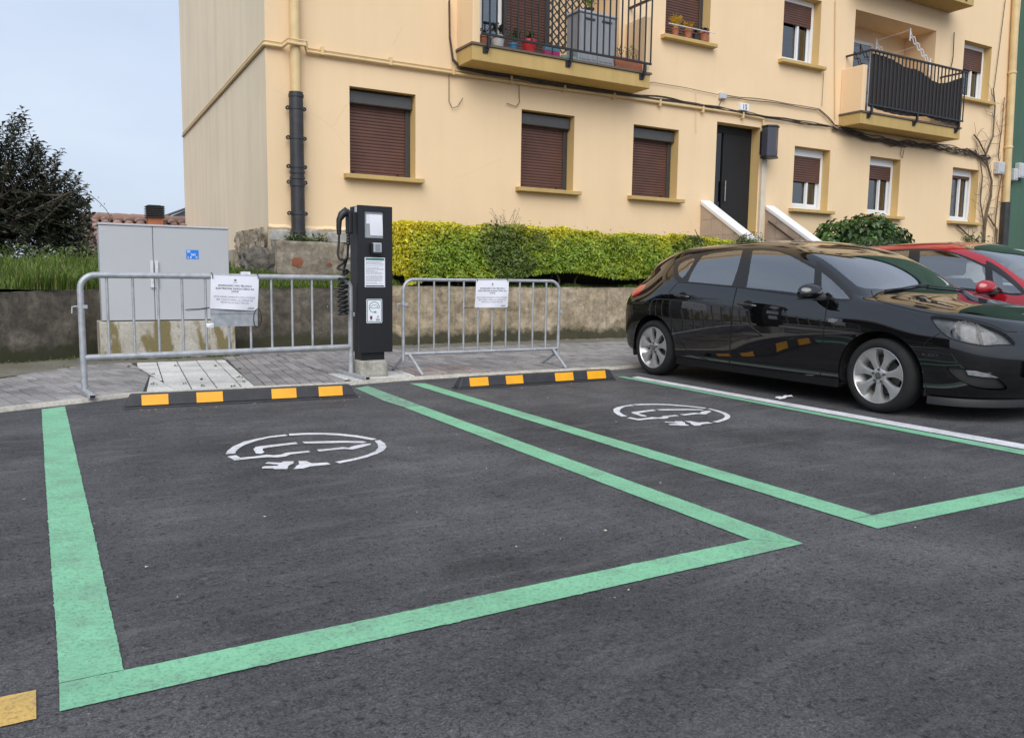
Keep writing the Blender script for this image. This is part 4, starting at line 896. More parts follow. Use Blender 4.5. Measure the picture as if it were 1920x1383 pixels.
# ---- wheel stops
def wheel_stop(P0, P1, px, label, py):
    P0 = Vector(P0); P1 = Vector(P1); L_ = (P1-P0).length; d = (P1-P0).normalized(); nn = Vector((-d.y, d.x, 0)); t = thing('wheel_stop', (P0.x, P0.y, 0), label, 'wheel stop', 'wheel stops')
    d = Vector((d.x, d.y, 0)); O = Vector((P0.x, P0.y, 0)); H = .104; w0, sl_ = .135, .034
    def pt(u, v, z): return O+d*u+nn*v+Vector((0, 0, z))
    e = .055
    mb = MB().add([pt(.012,.010,.016), pt(L_-.012,.010,.016), pt(L_-.012,w0-.01,.016), pt(.012,w0-.01,.016), pt(e,sl_,H), pt(L_-e,sl_,H), pt(L_-e,w0-sl_,H), pt(e,w0-sl_,H)], [(3,2,1,0),(4,5,6,7),(0,1,5,4),(1,2,6,5),(2,3,7,6),(3,0,4,7)])
    obj('body', mb, M['rubber'], t, bevel=.008, seg=2)
    mb = MB().add([pt(0,0,.001), pt(L_,0,.001), pt(L_,w0,.001), pt(0,w0,.001), pt(.004,.004,.0155), pt(L_-.004,.004,.0155), pt(L_-.004,w0-.004,.0155), pt(.004,w0-.004,.0155)], [(3,2,1,0),(4,5,6,7),(0,1,5,4),(1,2,6,5),(2,3,7,6),(3,0,4,7)])
    obj('base_lip', mb, M['rubber'], t, bevel=.003)
    fn = Vector((nn.x*-(H-.016), nn.y*-(H-.016), sl_-.010)).normalized()
    for a, b in px:
        # left and right ends of the reflector on the sloping front
        def U(p_): q = at(p_, py(p_), Z=.05); return max(.06, min(L_-.06, (Vector((q.x, q.y, 0))-O).dot(d)))
        ua, ub = U(a), U(b); sk = (.5-(ua+ub)/2/L_)*.0
        def fp(u, k): 
            k2 = .07+.86*k; return pt(u, .010+(sl_-.010)*k2, .016+(H-.016)*k2)
        q = [fp(ua-sk, 0), fp(ub-sk, 0), fp(ub+sk, 1), fp(ua+sk, 1)]
        mb = MB().add([v+fn*.0005 for v in q]+[v+fn*.004 for v in q], [(3,2,1,0),(4,5,6,7),(0,1,5,4),(1,2,6,5),(2,3,7,6),(3,0,4,7)]); obj('reflector', mb, M['amber'], t, bevel=.001)
    for u in (.25, .5, .75):
        obj('bolt_recess', MB().lathe([(.016, 0), (.016, .002), (.008, .002), (0, .001)], pt(L_*u, w0/2, H+.0003), n=10), M['blackmetal'], t)
    return t
wheel_stop((.521, 6.475), (2.258, 6.345), [(266,317),(370,420),(512,559),(601,646)], 'black rubber wheel stop with amber reflectors in front of the grey cabinet', lambda p_: 757-(p_-230)*.05)
wheel_stop((3.195, 6.395), (4.935, 6.388), [(887,922),(955,987),(1047,1081),(1107,1141)], 'black rubber wheel stop with amber reflectors beside the black car', lambda p_: 722-(p_-858)*.062)
# ---- EV charger (local frame: x along the face, y into the body)
blk = lump('charger_footing', (2.785, 7.50, .104), .27, .27, .158, m_dirtcon('mossy_concrete', (.40, .38, .33), .45, 5), 'mossy speckled concrete footing under the charger', 'concrete block', .03, 2, .05)
RZC = D(4)
cg = thing('charging_station', (2.634, 7.385, .185), 'slim black charging station post with coiled cables and notices', 'charging station', rz=RZC)
M['chblack'] = simple('charger_black', (.013, .013, .015), .42, var=.12, scale=3); M['chglass'] = simple('display_backing', (.32, .34, .35), .3, var=.05); M['gun'] = simple('gun_black', (.012, .012, .013), .45, var=.1)
W_, DP = .350, .22; Zb = .075; Zt = 1.455
lobj('pedestal', MB().box(.045, .285, .03, .20, 0, Zb), M['chblack'], cg, bevel=.003)
fr = MB(); wx0, wx1, wz0, wz1 = .068, .262, 1.158, 1.405
fr.box(.018, W_-.012, .012, DP, Zb, Zt-.003)
lobj('housing', fr, M['chblack'], cg, bevel=.006)
fp = MB()      # front panel with a window cut out
for (a, b, c, d_) in ((0, W_, Zb, wz0), (0, W_, wz1, Zt), (0, wx0, wz0, wz1), (wx1, W_, wz0, wz1)): fp.box(a, b, -.012, .0118, c, d_)
lobj('front_panel', fp, M['chblack'], cg)
dsp = lobj('display_recess', MB().box(wx0+.001, wx1-.001, .004, .011, wz0+.001, wz1-.001), M['chglass'], cg)
rows = [[(wx0+.045+.13*u+.014*(1-v), -.002-.012*math.sin(v*2.2)*(.4+.6*u), wz0+.022+.195*v) for u in np.linspace(0, 1, 6)] for v in np.linspace(0, 1, 8)]
nt_ = lobj('taped_note', MB().grid(rows), M['paper'], cg, smooth=60); nt_['label'] = 'blank white note stuck over the display'
lobj('taped_note', MB().box(wx0+.022, wx0+.06, .0015, .0035, wz0+.13, wz0+.215), M['paper'], cg)
rd = lobj('card_reader', MB().box(.139, .224, -.052, -.0125, 1.022, 1.112), simple('reader_grey', (.45, .46, .48), .4), cg, bevel=.006); lobj('reader_window', MB().box(.156, .207, -.0535, -.0522, 1.034, 1.098), simple('reader_win', (.26, .28, .31), .25), rd)
lobj('reader_base', MB().box(.118, .137, -.05, -.0125, 1.015, 1.105).box(.118, .23, -.05, -.0125, 1.008, 1.0215), M['gun'], rd)
ns = lobj('instruction_sheet', MB().box(.064, .271, -.0165, -.0125, .697, .975), M['paper'], cg)
lobj('sheet_band', MB().box(.072, .263, -.0172, -.0166, .950, .968).box(.25,.2502,-.0172,-.0166,.9,.9005), simple('teal_print', (.015, .16, .12), .5), ns); lobj('sheet_band', MB().box(.072, .263, -.0172, -.0166, .702, .713), simple('navy_print', (.02, .03, .05), .5), ns)
tx = MB(); zz = .935
while zz > .725:
    L_ = random.uniform(.06, .165) if random.random() < .3 else random.uniform(.15, .178)
    x_ = .076
    while x_ < .076+L_: w2 = random.uniform(.006, .02); tx.box(x_, min(x_+w2, .256), -.0172, -.0166, zz, zz+.0032); x_ += w2+.004
    zz -= random.choice((.0085, .0085, .0085, .016))
tag(lobj('print_line', tx, M['inkgrey'], ns), kind='stuff')
# car charging sign
def rrect(x0, x1, z0, z1, r, n=5):
    P = []
    for cx_, cz_, a0 in ((x1-r, z1-r, 0), (x0+r, z1-r, 90), (x0+r, z0+r, 180), (x1-r, z0+r, 270)): P += [(cx_+r*math.cos(D(a0+90*k/n)), cz_+r*math.sin(D(a0+90*k/n))) for k in range(n+1)]
    return P
GS = simple('sign_green', (.03, .22, .11), .4, var=.05); SX, SZ0 = .078, .357
es = lobj('charging_sign', MB().prism(rrect(SX, SX+.163, SZ0, SZ0+.228, .012), (0,-.0128,0), (1,0,0), (0,0,1), (0,-.002,0)), M['paper'], cg); es['label'] = 'white sign with green border and a plugged-in car symbol'
bd = MB()
def loop(P, Q, y): 
    n = len(P); bd.add([(p_[0], y, p_[1]) for p_ in P]+[(p_[0], y, p_[1]) for p_ in Q], [(i, (i+1) % n, n+(i+1) % n, n+i) for i in range(n)])
loop(rrect(SX+.005, SX+.158, SZ0+.005, SZ0+.223, .010), rrect(SX+.012, SX+.151, SZ0+.012, SZ0+.216, .006), -.0156); lobj('sign_border', bd, GS, es)
def rib2(P, w2, y=-.0157):
    mb = MB(); P = [Vector(p_) for p_ in P]; L2 = []; R2 = []
    for i, p_ in enumerate(P):
        t_ = (P[min(i+1, len(P)-1)]-P[max(i-1, 0)]).normalized(); n_ = Vector((-t_.y, t_.x)); L2.append(p_+n_*w2/2); R2.append(p_-n_*w2/2)
    return mb.grid([[(a.x, y, a.y), (b.x, y, b.y)] for a, b in zip(L2, R2)])
cxs, czs = SX+.081, SZ0+.150
arc = [(cxs+.052*math.cos(D(a)), czs+.050*math.sin(D(a))) for a in range(-8, 262, 9)]
lobj('sign_car', rib2(arc+[(cxs-.004, czs-.049)], .0055), GS, es)
lobj('sign_car', rib2([(cxs+.052, czs-.006), (cxs+.034, czs-.008), (cxs+.028, czs-.002), (cxs+.018, czs-.006), (cxs-.02, czs-.010), (cxs-.026, czs-.003), (cxs-.034, czs-.008), (cxs-.042, czs), (cxs-.036, czs+.006), (cxs-.016, czs+.020), (cxs+.022, czs+.020), (cxs+.036, czs+.010), (cxs+.036, czs-.004)], .0045), GS, es)
lobj('sign_plug', rib2([(cxs-.004, czs-.046), (cxs+.004, czs-.046)], .010).add(rib2([(cxs+.004, czs-.046), (cxs+.014, czs-.046)], .020).v, [(0,1,3,2)]).add(rib2([(cxs+.014, czs-.041), (cxs+.024, czs-.041)], .004).v, [(0,1,3,2)]).add(rib2([(cxs+.014, czs-.051), (cxs+.024, czs-.051)], .004).v, [(0,1,3,2)]), GS, es)
lobj('crest', MB().prism([(-.012,.02),(.012,.02),(.012,-.008),(0,-.018),(-.012,-.008)], (cxs-.033,-.0150,SZ0+.048), (1,0,0), (0,0,1), (0,-.0008,0)), simple('crest_brown', (.12, .05, .04), .5), es)
lobj('crest', MB().prism([(-.010,.012),(-.003,.006),(.003,.012),(.010,.012),(.006,.002),(0,-.006),(-.006,.002)], (cxs+.036,-.0150,SZ0+.056), (1,0,0), (0,0,1), (0,-.0008,0)), simple('crest_green', (.03, .16, .12), .5), es)
cl = MB()
for k in range(4): cl.box(cxs+.014+.003*(k % 2), cxs+.058-.004*(k % 2), -.0158, -.0151, SZ0+.020+k*.0065, SZ0+.0235+k*.0065)
cl.box(cxs-.06, cxs-.008, -.0158, -.0151, SZ0+.021, SZ0+.024); tag(lobj('print_line', cl, M['inkgrey'], es), kind='stuff')
# connectors and coiled leads on both flanks
def lead(sx, lab):
    x = -.02 if sx < 0 else W_-.03; o_ = -1 if sx < 0 else .55; y = .09 if sx < 0 else .15
    hb = MB().box(min(x, x+o_*.045), max(x, x+o_*.045), y-.04, y+.05, 1.19, 1.41); h = lobj('holster', hb, M['gun'], cg, bevel=.012, seg=2)
    gx = x+o_*.045
    gm = MB().tube([(gx-o_*.02, y, 1.375), (gx+o_*.015, y, 1.395), (gx+o_*.05, y, 1.365), (gx+o_*.078, y, 1.315), (gx+o_*.082, y, 1.25), (gx+o_*.080, y, 1.18)], [.036, .042, .038, .027, .024, .021], 12)
    g = lobj('connector', gm, M['gun'], cg, smooth=50); g['label'] = lab
    lobj('connector_ring', MB().lathe([(.02,-.008),(.03,-.008),(.03,.008),(.02,.008)], (gx+o_*.012, y, 1.412), n=12, close=True), simple('teal_ring', (.05, .35, .33), .4), g)
    lobj('cable_gland', MB().tube([(x+o_*.03, y+.01, 1.20)]+[(x+o_*.03, y+.01, 1.19-.013*k) for k in range(9)], [.021]+[.020 if k % 2 else .015 for k in range(9)], 10), M['gun'], g)
    P = [(gx+o_*.080, y, 1.18), (gx+o_*.084, y, 1.10), (gx+o_*.095, y, 1.0), (gx+o_*.088, y-.02, .955), (gx+o_*.045, y-.03, .945), (gx+o_*.01, y-.02, .96)]
    zc_, n_ = .95, 9
    cx2 = gx+o_*.045
    for k in range(n_*14):
        u = k/(n_*14); a = 2*math.pi*k/14; r_ = .048*(1-.15*u); pitch_ = .97-.54*(u**.6); P.append((cx2-o_*r_*math.cos(a)+.004*math.sin(u*9), y+.01+r_*math.sin(a), pitch_+.012*math.cos(a+.6)))
    P += [(cx2+.02, y+.05, .45), (cx2-o_*.02, y+.08, .6), (cx2-o_*.035, y+.07, .85), (x+o_*.03, y+.03, .98), (x+o_*.032, y+.012, 1.09)]
    cc_ = lobj('coiled_cable', MB().tube(P, .0110, 8), M['gun'], cg, smooth=60)
lead(-1, 'connector hung on the left flank of the charger'); lead(1, 'connector hung on the right flank of the charger')
lobj('hinge_block', MB().box(-.004, .017, .02, .06, 1.39, 1.44), M['greybox'], cg, bevel=.003)
# ---- crowd barriers
def arc3(c, u, v, r, a0, a1, n): return [Vector(c)+Vector(u)*r*math.cos(D(a0+(a1-a0)*k/n))+Vector(v)*r*math.sin(D(a0+(a1-a0)*k/n)) for k in range(n+1)]
def barrier(A, B, ztop, zrail, nb, kind, label, rf, zbot):
    A = Vector((A[0], A[1], 0)); B = Vector((B[0], B[1], 0)); u = (B-A).normalized(); L_ = (B-A).length; nn = Vector((-u.y, u.x, 0)); Zv = Vector((0, 0, 1)); R = .11
    t = thing('crowd_barrier', (A.x, A.y, .03), label, 'barrier', 'crowd barriers')
    P = [A+Zv*zbot]+arc3(A+u*R+Zv*(ztop-R), u, Zv, R, 180, 90, 7)+arc3(B-u*R+Zv*(ztop-R), u, Zv, R, 90, 0, 7)+[B+Zv*zbot]
    obj('frame', MB().tube(P, rf, 12), M['galv'], t, smooth=50); obj('bottom_rail', MB().tube([A+u*.012+Zv*zrail, B-u*.012+Zv*zrail], rf*1.02, 12), M['galv'], t, smooth=50)
    for k in range(nb):
        p_ = A+u*(L_*(k+1)/(nb+1)); zt_ = ztop-.006
        obj('bar', MB().tube([p_+Zv*(zrail+.008), p_+Zv*zt_], .0105, 8), M['galv'], t, smooth=50)
    for e, p_ in ((0, A), (1, B)):
        if kind == 'flat':
            mb = MB().bar(p_-nn*.36+Zv*.047, p_+nn*.34+Zv*.047, .044, .030); f_ = obj('foot', mb, M['galv'], t, bevel=.002)
            obj('tube_end', MB().bar(p_-nn*.3605+Zv*.047, p_-nn*.361+Zv*.047, .036, .022), M['blackmetal'], f_)
            obj('gusset', MB().bar(p_+u*(.03 if e == 0 else -.03)+Zv*zrail, p_+u*(.055 if e == 0 else -.055)+Zv*zrail, .012, .05), M['galv'], t)
        else:
            q = p_+u*(.065 if e == 0 else -.065)
            obj('leg', MB().tube([q+Zv*(zrail-.005), q-nn*.27+u*(.03 if e == 0 else -.0)+Zv*.035], .0155, 10), M['galv'], t, smooth=50)
            obj('leg', MB().tube([p_+Zv*(zrail-.03), p_+u*(-.03 if e else 0.0)+nn*.29+Zv*.035], .0155, 10), M['galv'], t, smooth=50)
            obj('gusset', MB().prism([(0,0),(.07,0),(.07,-.03),(.0,-.06)], p_+u*(.012 if e == 0 else -.012)+Zv*(zrail-.012), u*(1 if e == 0 else -1), Zv, nn*.006), M['galv'], t)
    zh = .715; h0 = A-u*.0
    obj('hook', MB().tube([h0+Zv*zh-u*.012, h0-u*.035+Zv*(zh+.005), h0-u*.062+Zv*zh, h0-u*.066+Zv*(zh-.05)], .007, 6).box(A.x-.022, A.x+.045, A.y-.022, A.y-.016, zh-.012, zh+.016), M['galv'], t)
    obj('eye', MB().box(B.x+.005, B.x+.042, B.y-.012, B.y+.012, .60, .64), M['galv'], t, bevel=.003)
    return t, A, B, u, nn
bA = barrier((.318, 7.275), (2.60, 7.50), .966, .312, 11, 'flat', 'galvanised crowd barrier with flat feet standing before the grey cabinet', .0245, .046)
bB = barrier((3.135, 7.49), (4.955, 7.47), .957, .222, 10, 'legs', 'galvanised crowd barrier with splayed legs standing before the hedge wall', .0165, .16)
t, A, B, u, nn = bA
def onb(bar_, s_, z, off): t_, A_, B_, u_, n_ = bar_; return A_+u_*s_+Vector((0, 0, z))-n_*off
def sfor(bar_, px, py):
    t_, A_, B_, u_, n_ = bar_; lo, hi = 0, (B_-A_).length
    for _ in range(40):
        m_ = (lo+hi)/2; p_ = A_+u_*m_+Vector((0, 0, .8)); d_ = p_-Vector((0, 0, 1)); x_ = 960+FPX*d_.dot(_rt)/d_.dot(_fw)
        lo, hi = (m_, hi) if x_ < px else (lo, m_)
    return lo
s0, s1 = sfor(bA, 393, 0), sfor(bA, 481, 0)
obj('backing_plate', MB().prism([(0,.535),(s1-s0,.535),(s1-s0,.72),(0,.72)], onb(bA, s0, 0, .012), u, (0,0,1), -nn*.003), M['galv'], t)['label'] = 'bare zinc plate fixed between the bars'
obj('plate_strap', MB().prism([(0,.645),(s1-s0,.645),(s1-s0,.668),(0,.668)], onb(bA, s0, 0, .016), u, (0,0,1), -nn*.004), M['galv'], t)
def notice(bar_, c, label, ties):
    """c: TL, TR, BR, BL as (s, z)"""
    t_, A_, B_, u_, n_ = bar_; g = thing('paper_notice', onb(bar_, c[0][0], c[3][1], .03), label, 'notice', 'laminated notices tied to the barriers'); rows = []
    Q = [Vector(q) for q in c]
    def P(a, b, lift=0):
        top = Q[0].lerp(Q[1], a); bot = Q[3].lerp(Q[2], a); q = top.lerp(bot, b); off = .030+.010*math.sin(a*3.1)*math.sin(b*2.6)+.006*math.sin(a*7+b*4)*b+lift
        return onb(bar_, q.x, q.y, off)
    N_ = 14
    rows = [[P(i/N_, j/N_) for i in range(N_+1)] for j in range(N_+1)]; obj('sheet', MB().grid(rows), M['paper'], g, smooth=60)
    def line(s_, size, v, mat, bold=0, ax=.5):
        cu = bpy.data.curves.new('lettering', 'FONT'); cu.body = s_; cu.size = size; cu.align_x = 'CENTER'; cu.offset = bold; cu.resolution_u = 2
        o2 = bpy.data.objects.new('lettering', cu); COL.objects.link(o2); dg = bpy.context.evaluated_depsgraph_get(); me = bpy.data.meshes.new_from_object(o2.evaluated_get(dg)); bpy.data.objects.remove(o2)
        wd = (Q[1]-Q[0]).length; ht = (Q[3]-Q[0]).length
        for v_ in me.vertices: v_.co = P(ax+v_.co.x/wd, v-v_.co.y/ht, .0012)
        link('lettering', me, mat, g)
    for s_, v in (('APARKALEKU HAU IBILGAILU', .315), ('ELEKTRIKOAK KARGATZEKO DA', .405), ('SOILIK', .485)): line(s_, .0222, v, M['ink'], .0003)
    line('________________', .014, .53, M['inkfaint'])
    for s_, v in (('ESTE APARCAMIENTO SOLO PODRÁ', .655), ('SER USADO PARA LA CARGA DE', .738), ('VEHÍCULOS ELÉCTRICOS', .82)): line(s_, .0218, v, M['inkgrey'], .0)
    line('Zerbitzuak', .010, .925, M['inkgrey'], 0, .86) if False else None
    cr_ = MB(); w1 = .02
    def shield(k, a0, b0):
        return [P(a0+x_*k, b0+y_*k*1.25, .0012) for x_, y_ in ((-1,-1.2),(1,-1.2),(1,.6),(.5,1.1),(0,1.35),(-.5,1.1),(-1,.6))]
    q = shield(.022, .5, .13); cr_.add(q, [tuple(range(7))]); obj('crest', cr_, M['ink'], g)
    q = [P(.5+x_*.011, .13+y_*.011*1.25, .002) for x_, y_ in ((-1,-1),(-.2,-1),(-.2,1),(-1,1))]+[P(.5+x_*.011, .13+y_*.011*1.25, .002) for x_, y_ in ((.2,-1),(1,-1),(1,1),(.2,1))]; obj('crest_field', MB().add(q, [(0,1,2,3),(4,5,6,7)]), M['inkfaint'], g)
    cap = MB()
    for k, (a0, a1) in enumerate(((.79, .92), (.77, .92))): cap.add([P(a0, .915+.03*k, .0012), P(a1, .915+.03*k, .0012), P(a1, .93+.03*k, .0012), P(a0, .93+.03*k, .0012)], [(0,1,2,3)])
    cap.add([P(.455, .195, .0012), P(.545, .195, .0012), P(.545, .203, .0012), P(.455, .203, .0012)], [(0,1,2,3)]); tag(obj('print_line', cap, M['inkgrey'], g), kind='stuff')
    for T in ties: obj('cable_tie', MB().tube(T, .0035, 6), M['tie'], g)
    return g
a0, a1 = sfor(bA, 394.5, 0), sfor(bA, 484, 0); b0, b1 = sfor(bA, 391.5, 0), sfor(bA, 480.5, 0)
def tie_top(bar_, s_, z, r=.03): return [onb(bar_, s_, z, 0)+Vector((0, 0, 1))*r*math.sin(a)-bar_[4]*(.008+r*1.1*math.cos(a)) for a in np.linspace(-.6, 3.6, 12)]
oval = [onb(bA, (a1+b1)/2-.01+.035*math.cos(k), .60+.085*math.sin(k), .026+.008*math.sin(k)) for k in np.linspace(0, 6.28, 20)]
ll = [onb(bA, b0-.005, .70, .034), onb(bA, b0-.10, .692, .04), onb(bA, b0-.185, .688, .03), onb(bA, b0-.20, .682, .0), onb(bA, b0-.185, .678, .03), onb(bA, b0-.09, .684, .045), onb(bA, b0-.01, .697, .036)]
notice(bA, [(a0, .974), (a1, .968), (b1, .668), (b0, .693)], 'white notice in a plastic sleeve tied to the barrier before the cabinet', [tie_top(bA, a0+.012, .966), tie_top(bA, a1-.01, .966), oval, ll])
a0, a1, b0, b1 = sfor(bB, 890, 0), sfor(bB, 951, 0), sfor(bB, 888, 0), sfor(bB, 950, 0)
l2 = [onb(bB, b0-.0, .682, .03), onb(bB, b0-.10, .676, .026), onb(bB, b0-.12, .674, .0)]; l3 = [onb(bB, b1-.005, .684, .034), onb(bB, b1+.035, .686, .02), onb(bB, b1+.03, .684, -.012)]
notice(bB, [(a0, .955), (a1, .957), (b1, .678), (b0, .678)], 'white paper notice tied to the barrier beneath the hedge', [tie_top(bB, a0+.012, .957, .024), tie_top(bB, a1-.012, .957, .024), l2, l3])
# torn plastic scraps caught on barrier one
def scrap(c, s_, label):
    c = Vector(c); rows = [[c+Vector((s_*(i-1.5)*.5, -.006+.012*mnoise.noise(Vector((i, j, c.x*9))), s_*(j-1.5)*.3+.012*mnoise.noise(Vector((i*1.3, j*1.7, c.z*9))))) for i in range(4)] for j in range(4)]
    tag(obj('plastic_scrap', MB().grid(rows), simple('torn_plastic', (.72, .72, .74), .4, var=.04), smooth=40), label, 'scrap', 'torn plastic scraps on the barrier')
scrap(onb(bA, sfor(bA, 461, 0), .985, .0), .055, 'crumpled white plastic scrap on the top rail beside the notice'); scrap(onb(bA, sfor(bA, 391, 0), .548, .02), .04, 'torn white plastic scrap at the lower corner of the zinc plate')
# ============================================================ VEGETATION
def m_leaf(name, rough=.45, spec=.5, trans=.25, var=.3):
    n = N(name); a = n.n('VertexColor', layer_name='tint'); g = n.n('NewGeometry')
    r = n.ramp(g.outputs['Random Per Island'], [(0, (1-var,)*3), (1, (1+var*.6,)*3)]); c = n.mix(1.0, a.outputs['Color'], r, 'MULTIPLY'); n.base(c); n.set(Roughness=rough, Specular_IOR_Level=spec)
    t = n.n('BsdfTranslucent'); n.l(c, t.inputs['Color']); mx_ = n.n('MixShader'); mx_.inputs[0].default_value = trans; n.l(n.p.outputs[0], mx_.inputs[1]); n.l(t.outputs[0], mx_.inputs[2]); n.l(mx_.outputs[0], n.out.inputs[0]); return n.m
M['leaf'] = m_leaf('leaf'); M['leaf_gloss'] = m_leaf('glossy_leaf', .32, .6, .15, .4); M['grass'] = m_leaf('grass_blade', .55, .3, .3, .4)
M['bark'] = simple('bark', (.075, .058, .042), .9, var=.4, scale=14, bump=.5, bscale=40); M['twig'] = simple('dry_twig', (.14, .105, .07), .85, var=.3, scale=10); M['core'] = simple('inner_shade', (.012, .014, .006), .95, var=.4, scale=8)  # the near-black core colour stands for shade inside the foliage
def unit(a): return a/np.maximum(1e-9, np.linalg.norm(a, axis=1, keepdims=True))
def leaves(C, Nn, T, ln, wd, cup=.25):
    """C centres, Nn normals, T axis directions; returns V, quads (two per leaf, creased along the midrib)"""
    n = len(C); T = unit(T-Nn*np.sum(T*Nn, 1, keepdims=True)); S = np.cross(Nn, T); ln = ln[:, None]; wd = wd[:, None]
    b = C-T*ln*.5; e = C+T*ln*.5-Nn*ln*.10; m1 = C+T*ln*.02+S*wd*.5+Nn*wd*cup; m2 = C+T*ln*.02-S*wd*.5+Nn*wd*cup; q = C+Nn*0
    V = np.stack([b, m1, e, m2, q], 1).reshape(-1, 3); i = np.arange(n)[:, None]*5
    return V, np.concatenate([i+np.array([[0, 1, 4]]), i+np.array([[1, 2, 4]]), i+np.array([[2, 3, 4]]), i+np.array([[3, 0, 4]])], 0)
def lerpc(a, b, t): return np.array(a)[None]*(1-t[:, None])+np.array(b)[None]*t[:, None]
def nz3(P, s, o=0.): return np.array([mnoise.noise(Vector((p[0]*s+o, p[1]*s, p[2]*s))) for p in P])
def tint4(c): return np.concatenate([np.repeat(c, 5, 0), np.ones((len(c)*5, 1))], 1)
# ---- clipped hedge
def hedge():
    t = thing('clipped_hedge', (7.6, 11, .85), 'long clipped yellow green hedge on top of the wall', 'hedge')
    X0, X1, Y0, Y1 = 4.50, 10.75, 10.66, 11.5
    def ztop(x): return 1.75-.010*(x-4.5)+.02*np.sin(x*2.1)+.012*np.sin(x*5.3)
    def zbot(x): return .98+.05*np.sin(x*2.7+1)+.05*np.sin(x*1.1)+np.clip((x-7.5)*.045, 0, .14)-.10*np.exp(-((x-4.6)/.35)**2)
    n1, n2, n3 = 23000, 9000, 3600
    x = rng.uniform(X0, X1, n1)**1.0; z = zbot(x)+(ztop(x)-zbot(x))*rng.uniform(0, 1, n1); dep = np.abs(rng.normal(0, .05, n1)); bul = nz3(np.stack([x, z*0, z], 1), 2.6)*.07+nz3(np.stack([x, z*0, z], 1), 7)*.06
    C1 = np.stack([x, Y0-bul+dep-.03*np.sin((z-1)*3), z], 1); N1 = np.tile([[0, -1, .35]], (n1, 1))
    x = rng.uniform(X0, X1, n2); y = rng.uniform(Y0, Y1, n2); dep = np.abs(rng.normal(0, .035, n2)); C2 = np.stack([x, y, ztop(x)+nz3(np.stack([x, y, y*0], 1), 3.5)*.07-dep+.018+.10*(rng.uniform(0, 1, n2) > .985)*rng.uniform(0, 1, n2)], 1); N2 = np.tile([[0, -.25, 1.0]], (n2, 1))
    y = rng.uniform(Y0, Y1, n3); z = 1.0+(1.74-1.0)*rng.uniform(0, 1, n3); C3 = np.stack([X0+np.abs(rng.normal(0, .05, n3))-.02+nz3(np.stack([y, y*0, z], 1), 4)*.04, y, z], 1); N3 = np.tile([[-1, -.2, .3]], (n3, 1))
    C = np.concatenate([C1, C2, C3]); Nn = unit(np.concatenate([N1, N2, N3])+rng.normal(0, .55, (len(C), 3))); T = rng.normal(0, 1, (len(C), 3))+np.array([[0, -.5, .6]])
    ln = rng.uniform(.040, .082, len(C)); V, Fq = leaves(C, Nn, T, ln, ln*.45)
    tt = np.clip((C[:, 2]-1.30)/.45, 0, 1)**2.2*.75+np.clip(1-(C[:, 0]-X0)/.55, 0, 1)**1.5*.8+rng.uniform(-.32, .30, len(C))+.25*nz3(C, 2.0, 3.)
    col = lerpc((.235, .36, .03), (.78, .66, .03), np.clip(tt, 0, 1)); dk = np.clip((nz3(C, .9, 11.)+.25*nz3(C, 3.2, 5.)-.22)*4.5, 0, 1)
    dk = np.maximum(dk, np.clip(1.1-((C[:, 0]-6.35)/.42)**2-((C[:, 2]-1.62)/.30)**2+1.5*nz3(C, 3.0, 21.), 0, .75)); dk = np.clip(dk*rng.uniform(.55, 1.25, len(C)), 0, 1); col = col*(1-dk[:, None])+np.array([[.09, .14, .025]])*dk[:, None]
    npmesh('foliage', V, Fq, M['leaf'], t, tint4(col))
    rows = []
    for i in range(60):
        xx = X0+.12+(X1-X0-.2)*i/59; a, b = zbot(xx)+.04, ztop(xx)-.09; rows.append([(xx, Y0+.13, a), (xx, Y0+.10, (a+b)/2), (xx, Y0+.13, b), (xx, Y1-.1, b), (xx, Y1-.1, .78), (xx, Y0+.13, a)])  # core drops to the ground at the back to darken the gap below
    cm = MB().grid(rows); cm.add(rows[0][:5], [(0,1,2,3,4)]); obj('shade_core', cm, M['core'], t, smooth=60)  # dark solid filler blocks light so gaps between leaves read as shaded
    for k in range(34):
        xx = rng.uniform(X0+.15, X1-.1); yy = rng.uniform(Y0+.1, Y1-.1); obj('stem', MB().tube([(xx, yy, .78), (xx+rng.uniform(-.06, .06), yy, .95), (xx+rng.uniform(-.15, .15), yy-.04, 1.25)], [.02, .016, .008], 6), M['bark'], t)
hedge()
